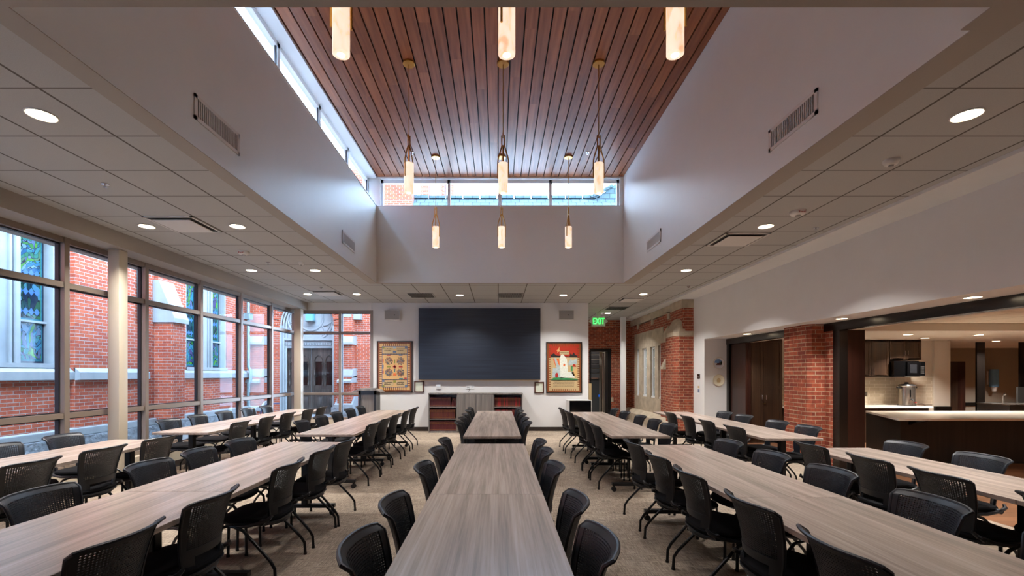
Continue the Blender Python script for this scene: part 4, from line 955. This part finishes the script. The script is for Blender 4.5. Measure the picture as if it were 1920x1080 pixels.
o1 = thing('wall_outlet', 'wide white outlet plate with a cable under the screen', 'outlet', (PX(878, yw), yw, 1.1)); part('plate', 'frame_white', o1, B(PX(874, yw), yw-.01, 1.11, PX(883, yw), yw, 1.23)); m = MB(); [m.box(PX(875, yw)+.03*k+.01, yw-.013, 1.14, PX(875, yw)+.03*k+.022, yw-.01, 1.17) for k in range(3)]; part('sockets', 'ink', o1, m)
part('cable', 'ink', o1, MB().tube([(PX(880, yw), yw-.02, 1.15), (PX(881, yw), yw-.04, 1.08), (PX(878, yw), yw-.05, 1.04), (PX(876.5, yw), yw-.1, 1.0)], .004, 6))
o2 = thing('light_switch', 'narrow white switch plate beside the wide outlet plate', 'switch', (PX(887, yw), yw, 1.1)); part('plate', 'frame_white', o2, B(PX(884.5, yw), yw-.01, 1.115, PX(888.8, yw), yw, 1.225)); part('toggle', 'grille_grey', o2, B(PX(886.2, yw), yw-.014, 1.15, PX(887.3, yw), yw-.01, 1.19))
# bookcase
bx0, bx1, yb0, yb1 = -1.79, .625, 11.68, 12.08
bk = thing('bookcase', 'low grey laminate bookcase with two closed centre doors under the screen', 'bookcase', ((bx0+bx1)/2, yb1, 0))
t = .025; xm0, xm1 = PX(857, yb0), PX(925, yb0); m = MB(); m.box(bx0, yb0, .0, bx0+t, yb1, 1.0); m.box(bx1-t, yb0, 0, bx1, yb1, 1.0); m.box(xm0-t, yb0, 0, xm0, yb1, .98); m.box(xm1, yb0, 0, xm1+t, yb1, .98); m.box(bx0, yb1-.01, 0, bx1, yb1, 1.0); m.box(bx0, yb0+.01, 0, bx1, yb1, .045)
part('carcass', 'shelf_laminate', bk, m); part('top', 'shelf_laminate', bk, B(bx0-.01, yb0-.02, .985, bx1+.01, yb1, 1.02, .003))
SH = [.045, .36, .67]
for z in SH[1:]:
    for a_, b_ in ((bx0+t, xm0-t), (xm1+t, bx1-t)): part('shelf', 'shelf_laminate', bk, B(a_, yb0+.01, z-.022, b_, yb1-.01, z))
for k in range(2): part('door', 'shelf_laminate', bk, B(xm0+k*(xm1-xm0)/2+.004, yb0-.018, .05, xm0+(k+1)*(xm1-xm0)/2-.004, yb0, .98, .002))
random.seed(11); mats = {'L': ['book_maroon', 'book_maroon', 'book_brown'], 'R': ['book_maroon', 'book_red', 'book_brown']}; protos = {}
def book(mat, x, z, w_, h_, lab, g, lean=0):
    key = (mat, w_, h_)
    if key not in protos:
        o = thing('book', lab, 'book', (0, 0, 0), g); part('cover', mat, o, B(0, 0, 0, w_, .2, h_, .003), local=True)
        m = MB(); [m.box(.002, -.0012, h_*q_, w_-.002, 0, h_*q_+.006) for q_ in (.12, .72, .84)]; part('gilt_band', 'gold_leaf', o, m, local=True); protos[key] = o
    else: o = dup(protos[key], (0, 0, 0), 0, lab, g)
    o.location = (x, yb0+.05, z); o.rotation_euler = (0, lean, 0)
for side, a_, b_ in (('L', bx0+t+.004, xm0-t-.004), ('R', xm1+t+.004, bx1-t-.004)):
    for r, z in enumerate(SH):
        x = a_; n = 0; lim = b_-(.14 if (side == 'L' and r == 2) else .0)
        while True:
            w_ = random.choice((.034, .038, .042)); h_ = {0: .25, 1: .245, 2: .24}[r] if side == 'L' else .235
            if x+w_ > lim: break
            mt = random.choice(mats[side]) if side == 'R' else ('book_maroon' if r != 1 else random.choice(['book_brown', 'book_maroon'])); n += 1
            lab = '%s book %d from the left on the %s shelf of the %s bookcase bay' % ({'book_maroon': 'maroon', 'book_brown': 'brown', 'book_red': 'bright red'}[mt], n, ('bottom', 'middle', 'top')[r], 'left' if side == 'L' else 'right')
            book(mt, x, z, w_, h_, lab, 'bound books in the low bookcase'); x += w_+.0015
        if side == 'L' and r == 2:
            for k in range(3): book('book_maroon', x+.008+k*.041, z+.0, .034, .235, 'maroon leaning book, %s of the three leaning on the top left shelf' % ('left', 'middle', 'right')[k], 'bound books in the low bookcase', .22)
# lectern
lx0, lx1, ly = PX(672, 11.2), PX(705, 11.2), 11.2
lt = thing('lectern', 'black framed lectern with grey wood front and wide curved top', 'lectern', ((lx0+lx1)/2, ly+.2, 0))
m = MB(); m.box(lx0, ly, 0, lx0+.055, ly+.4, 1.1); m.box(lx1-.055, ly, 0, lx1, ly+.4, 1.1); m.box(lx0, ly, 1.0, lx1, ly+.05, 1.12); m.box(lx0, ly, 0, lx1, ly+.4, .06); part('frame', 'black_plastic', lt, m)
part('front_panel', 'shelf_laminate', lt, B(lx0+.055, ly+.015, .06, lx1-.055, ly+.035, 1.0))
m = MB(); m.prism([(lx0-.17, 1.06), (lx0-.08, 1.11), (lx0+.02, 1.135), (lx1-.02, 1.135), (lx1+.06, 1.11), (lx1+.12, 1.06), (lx1+.1, 1.06), (lx1, 1.10), (lx0, 1.10), (lx0-.12, 1.06)], ly-.03, ly+.4, 'y'); m.box(lx0+.02, ly+.02, 1.135, lx1-.04, ly+.38, 1.16)
part('top', 'shelf_laminate', lt, m)
# black cabinet by the corridor
c = thing('media_cabinet', 'low black fronted cabinet with pale side at the corridor corner', 'cabinet', (2.1, 11.7, 0)); part('body', 'vent_white', c, B(PX(1066, 11.6), 11.62, 0, 2.39, 12.05, .835)); part('front', 'glass_black', c, B(PX(1068, 11.6), 11.6, .03, 2.37, 11.62, .83, .004))
# exit sign
e = thing('exit_sign', 'green lit EXIT sign hanging from the corridor ceiling', 'sign', (PX(1122, 14), 14, CE)); ex = PX(1122, 14)
part('bracket', 'vent_white', e, B(ex-.06, 13.96, 3.24, ex+.06, 14.04, CE)); part('housing', 'vent_white', e, B(ex-.21, 13.97, 2.98, ex+.21, 14.03, 3.27, .01))
m = MB(); m.prism([(ex-.3, 3.13), (ex-.21, 3.06), (ex-.21, 3.2)], 13.98, 14.02, 'y'); m.prism([(ex+.3, 3.13), (ex+.21, 3.06), (ex+.21, 3.2)], 13.98, 14.02, 'y'); part('arrow_wing', 'vent_white', e, m)
text('EXIT', .18, (ex, 13.965, 3.125), (math.radians(90), 0, 0), 'exit_green', e, .004).scale = (1, 1.5, 1); light('POINT', 'lamp_light', (ex, 13.88, 3.12), .15, (.1, 1, .25), e, .08)
one('exit_sign', 'exit_green', B(dx1-.19, YB+.8, PZ(651, YB), dx1-.12, YB+.9, PZ(644, YB)), 'tiny green glowing block for the exit sign reflection beyond the corridor door', 'sign')  # emissive block stands in for the exit sign's reflection
one('newel_post', 'tan', B(PX(1104, 15.2)-.02, 15.1, 0, PX(1108, 15.2), 15.2, PZ(719, 15.2)), 'pale wooden post standing at the left of the corridor door', 'post')
one('wall_outlet', 'stone_in', B(PX(1144.5, YB), YB-.015, PZ(753, YB), PX(1150, YB), YB, PZ(745, YB)), 'beige outlet plate on brick right of the corridor door', 'outlet')
# plates and wall controls on the end stub
for z, mt, s in ((PZ(681, 10.7), 'plate_white', 'white decorative plate painted with a church, upper of the two'), (PZ(713, 10.7), 'plate_cream', 'cream decorative plate with a faded crest, lower of the two')):
    x = PX(1346.5, 10.7); p = thing('decorative_plate', s, 'plate', (x, 10.7, z), 'plates on the white wall')
    part('dish', mt, p, MB().lathe([(.06, 0), (.09, .012), (.13, .026), (.134, .024), (.09, .006), (.05, .002)][::-1], (x, 10.69, z), 32, 'y'), True); part('rim', 'tan', p, MB().tube([(x+.133*math.cos(t_), 10.665, z+.133*math.sin(t_)) for t_ in [math.pi*k/20 for k in range(40)]], .003, 6, closed=True))
    if 'church' in s:
        part('painted_sky', 'sky_blue', p, MB().prism([(x+.085*math.cos(t_)-.01, z+.01+.085*math.sin(t_)) for t_ in [math.pi*k/12 for k in range(-1, 13)]], 10.665, 10.678, 'y'))
        part('painted_church', 'book_brown', p, MB().prism([(x-.06, z-.045), (x+.03, z-.045), (x+.03, z+.0), (x+.022, z+.0), (x+.015, z+.07), (x+.006, z), (x-.04, z), (x-.06, z-.03)], 10.662, 10.6645, 'y')); part('painted_tree', 'leaf_dark', p, MB().prism([(x+.032, z-.045), (x+.06, z-.045), (x+.075, z+.01), (x+.055, z+.05), (x+.035, z+.02)], 10.66, 10.664, 'y'))
    else: part('painted_crest', 'tan', p, MB().prism([(x-.03, z-.05), (x+.03, z-.05), (x+.045, z-.01), (x+.03, z+.04), (x, z+.055), (x-.03, z+.04), (x-.045, z-.01)], 10.664, 10.674, 'y'))
xw = WR; d0 = F*WR/(1315-934)
k = thing('intercom_panel', 'small black panel with buttons on the white wall end', 'panel', (xw, 11, 1.45)); part('plate', 'glass_black', k, B(xw-.015, 10.93, 1.40, xw, 11.06, 1.51)); m = MB(); [m.box(xw-.018, 10.96+.03*i, 1.42+.03*j, xw-.015, 10.975+.03*i, 1.435+.03*j) for i in range(3) for j in range(2)]; part('buttons', 'grille_grey', k, m)
k = thing('wall_notice', 'tall white notice sheet below the black panel', 'notice', (xw, 11, 1.1)); part('sheet', 'frame_white', k, B(xw-.006, 10.93, 1.02, xw, 11.06, 1.36)); part('printed_picture', 'slate_blue', k, B(xw-.008, 10.95, 1.06, xw-.006, 11.04, 1.14)); part('printed_picture', 'tan', k, B(xw-.008, 10.95, 1.17, xw-.006, 11.04, 1.22))

# ================================================================ KITCHEN
def shaker(parent, x0, x1, z0, z1, y, split=None, mat='cabinet_wood', hx=None, hz=None):
    m = MB(); t = .055; m.box(x0, y-.012, z0, x1, y, z1)
    zz = [z0, z1] if not split else [z0, split, z1]
    m.box(x0, y-.02, z0, x0+t, y-.012, z1); m.box(x1-t, y-.02, z0, x1, y-.012, z1)
    for q_ in zz: m.box(x0+t, y-.02, max(q_-t/2, z0), x1-t, y-.012, min(q_+t/2, z1))
    m.box(x0+t, y-.02, z0, x1-t, y-.012, z0+t); m.box(x0+t, y-.02, z1-t, x1-t, y-.012, z1)
    d = part('door', mat, parent, m)
    if hx is not None: part('handle', 'chrome', d, MB().tube([(hx, y-.02, hz), (hx, y-.045, hz+.01), (hx, y-.045, hz+.1), (hx, y-.02, hz+.11)], .006, 6))
p = thing('pantry_cabinet', 'tall dark wood pantry cabinet with two doors behind the left opening', 'cabinet', (5.9, 10.3, 0))
xa, xm, xb = PX(1407, 10), PX(1430.6, 10), PX(1467, 10)
part('carcass', 'cabinet_wood', p, B(xa, 10.0, 0, xb, 10.58, 2.275)); shaker(p, xa+.01, xm-.003, .1, 2.26, 10.0, PZ(727, 10), hx=xm-.04, hz=.94); shaker(p, xm+.003, xb-.02, .1, 2.26, 10.0, PZ(727, 10), hx=xm+.05, hz=.94)
part('lock', 'brass', p, MB().lathe([(.012, 0), (.012, .02)], (xm+.02, 9.98, .86), 12, 'y'))
f = thing('folding_partition', 'dark wood folded partition panels at the left opening', 'partition', (5.45, 10.4, 0)); part('panel', 'dark_wood', f, B(5.41, 9.95, 0.01, 5.46, 10.58, 2.19)); part('panel', 'dark_wood', f, B(5.465, 9.95, .01, 5.53, 10.58, 2.19))
f = thing('folding_partition', 'dark wood folded partition beside the brick pier at the big opening', 'partition', (5.65, 7.2, 0))
m = MB(); m.box(5.505, 7.17, .01, PX(1622, 7.17), 7.26, 2.2, .004); part('panel', 'dark_wood', f, m)
b = thing('base_cabinet', 'dark wood base cabinets under the back kitchen counter', 'cabinet', (7.9, 10.3, 0)); xe = PX(1747, 9.95)
part('carcass', 'cabinet_wood', b, B(xb+.01, 10.02, 0, xe, 10.58, .76)); n = 6
for i in range(n): part('drawer', 'cabinet_wood', b, B(xb+.02+(xe-xb-.03)*i/n, 10.0, .6, xb+.012+(xe-xb-.03)*(i+1)/n, 10.02, .745))
one('countertop', 'quartz', B(xb+.005, 9.95, .765, PX(1750, 9.95), 10.58, .80, .004), 'white stone counter along the tiled back kitchen wall', 'countertop')
def upper(x0, x1, z0, splitx, lab, hz):
    u = thing('wall_cabinet', lab, 'cabinet', ((x0+x1)/2, 10.4, z0), 'wall cabinets'); part('carcass', 'cabinet_wood', u, B(x0, 10.27, z0, x1, 10.59, 2.275))
    shaker(u, x0+.004, splitx-.003, z0+.01, 2.26, 10.27, hx=splitx-.035, hz=hz); shaker(u, splitx+.003, x1-.012, z0+.01, 2.26, 10.27, hx=splitx+.035, hz=hz)
x1_ = PX(1667, 10.27); upper(PX(1597, 10.27), x1_, 1.45, PX(1633, 10.27), 'tall dark wood wall cabinet left of the microwave', 1.52); upper(x1_+.003, PX(1727, 10.27), 1.83, PX(1697, 10.27), 'short dark wood wall cabinet above the microwave', 1.93)
mw = thing('microwave', 'black over-counter microwave hanging under the short wall cabinet', 'microwave', (9.2, 10.3, 1.45)); xa, xb2 = x1_+.005, PX(1735, 10.1)
part('body', 'glass_black', mw, B(xa, 10.15, 1.45, xb2-.1, 10.58, 1.80)); part('door', 'glass_black', mw, B(xa+.26, 10.1, 1.47, xb2-.13, 10.15, 1.78, .006)); part('window', 'oven_glass', mw, B(xa+.31, 10.095, 1.53, xb2-.19, 10.1, 1.72))
part('control_panel', 'glass_black', mw, B(xb2-.12, 10.1, 1.47, xb2, 10.15, 1.78, .006)); part('bottom_strip', 'steel', mw, B(xa+.2, 10.09, 1.445, xb2-.12, 10.15, 1.465)); m = MB(); [m.box(xb2-.1+.028*i, 10.096, 1.52+.035*j, xb2-.085+.028*i, 10.1, 1.54+.035*j) for i in range(3) for j in range(5)]; part('buttons', 'duct_dark', mw, m)
ux = PX(1700, 10.25); u = thing('coffee_urn', 'tall stainless steel coffee urn on the back kitchen counter', 'coffee urn', (ux, 10.25, .8))
part('body', 'steel', u, MB().lathe([(.16, .0), (.16, .02), (.15, .04), (.15, .42), (.158, .43), (.158, .445)], (ux, 10.25, .802), 36), True); part('lid', 'black_plastic', u, MB().lathe([(.158, .445), (.14, .47), (.05, .485), (.03, .5), (.04, .52), (.0, .525)], (ux, 10.25, .802), 28), True)
for s in (-1, 1): part('handle', 'black_plastic', u, MB().box(ux+s*.15, 10.22, 1.19, ux+s*.215, 10.28, 1.23, .008))
part('spigot', 'black_plastic', u, MB().tube([(ux-.05, 10.09, .95), (ux-.05, 10.05, .95), (ux-.05, 10.04, .92)], .014, 8)); part('gauge', 'glass_black', u, MB().tube([(ux-.05, 10.11, .99), (ux-.05, 10.095, 1.0), (ux-.05, 10.095, 1.15), (ux-.05, 10.11, 1.16)], .008, 6))
part('base', 'black_plastic', u, MB().lathe([(.165, 0), (.165, .02)], (ux, 10.25, .8), 28)); part('switch', 'red', u, B(ux+.06, 10.1, .87, ux+.085, 10.12, .89)); part('cord', 'ink', u, MB().tube([(ux+.05, 10.08, .86), (ux-.06, 10.02, .81), (ux+.1, 10.0, .806), (ux+.24, 10.05, .81), (ux+.26, 10.15, .85), (ux+.2, 10.2, .86)], .005, 6))
o = thing('wall_outlet', 'steel outlet plate on the tile backsplash beside the dark panel', 'outlet', (PX(1623.5, 10.58), 10.58, 1.0)); part('plate', 'steel', o, B(PX(1622, 10.58), 10.575, .99, PX(1626, 10.58), 10.585, 1.09))
# peninsula counter
A_, B_ = (PX(1685, 7.2), 7.2), (PX(1623, 8.75), 8.75)
i_ = thing('peninsula_counter', 'long dark wood peninsula facing the room with brackets', 'counter', (9, 8, 0))
bodyp = [(A_[0]+.35, 7.72), (13.0, 7.78), (13.0, 8.7), (B_[0]+.2, 8.7)]
part('body', 'bar_wood', i_, MB().prism([(6.76, 7.65), (13, 7.7), (13, 8.65), (6.99, 8.65)], .0, .765))
m = MB()
for x in (6.9, 9.1, 11.3): m.prism([(7.35, .765), (7.7, .765), (7.7, .6), (7.62, .68), (7.35, .74)], x, x+.05, 'x')
part('bracket', 'wood_frame_black', i_, m)
one('countertop', 'quartz', MB().prism([A_, (13.1, 7.25), (13.1, 8.78), B_], .766, .80), 'long white stone countertop on the dark peninsula', 'countertop')
x0, x1 = PX(1782, 12.5), PX(1810, 12.5); c = thing('storage_cabinet', 'tall dark brown cabinet in the dim room past the kitchen', 'cabinet', ((x0+x1)/2, 12.6, 0)); part('body', 'dark_wood', c, B(x0-.1, 12.5, 0, x1, 13.2, PZ(678, 12.5))); part('side_door', 'cabinet_wood', c, B(x0-.1, 12.48, .02, x0+.18, 12.5, PZ(679, 12.5)))
cx = PX(1859.5, 13.4); c = thing('cup_dispenser', 'blue tube cup dispenser on the dim wall past the kitchen', 'dispenser', (cx, 13.4, 1.1)); part('tube', 'cup_blue', c, MB().lathe([(.1, 0), (.105, .02), (.1, .5), (.09, .52)], (cx, 13.34, 1.13), 20), True); part('cup', 'frame_white', c, MB().lathe([(.05, 0), (.07, .14)], (cx, 13.34, 1.0), 16), True); part('bracket', 'vent_white', c, B(cx-.08, 13.44, 1.2, cx+.08, 13.46, 1.6))
sx = PX(1884, 10.3); c = thing('sink_cabinet', 'grey counter with a chrome tap at the far right beyond the kitchen', 'cabinet', (sx+.6, 10.4, 0)); part('body', 'shutter', c, B(sx, 10.2, 0, sx+1.4, 10.9, .80)); part('top', 'steel', c, B(sx-.01, 10.18, .80, sx+1.4, 10.9, .825)); part('tap', 'chrome', c, MB().tube([(sx+.3, 10.6, .82), (sx+.3, 10.6, 1.0), (sx+.28, 10.55, 1.06), (sx+.22, 10.48, 1.03)], .016, 8), True); part('splashback', 'duct_dark', c, B(PX(1907, 10.9), 10.88, .82, sx+1.4, 10.92, 1.2))
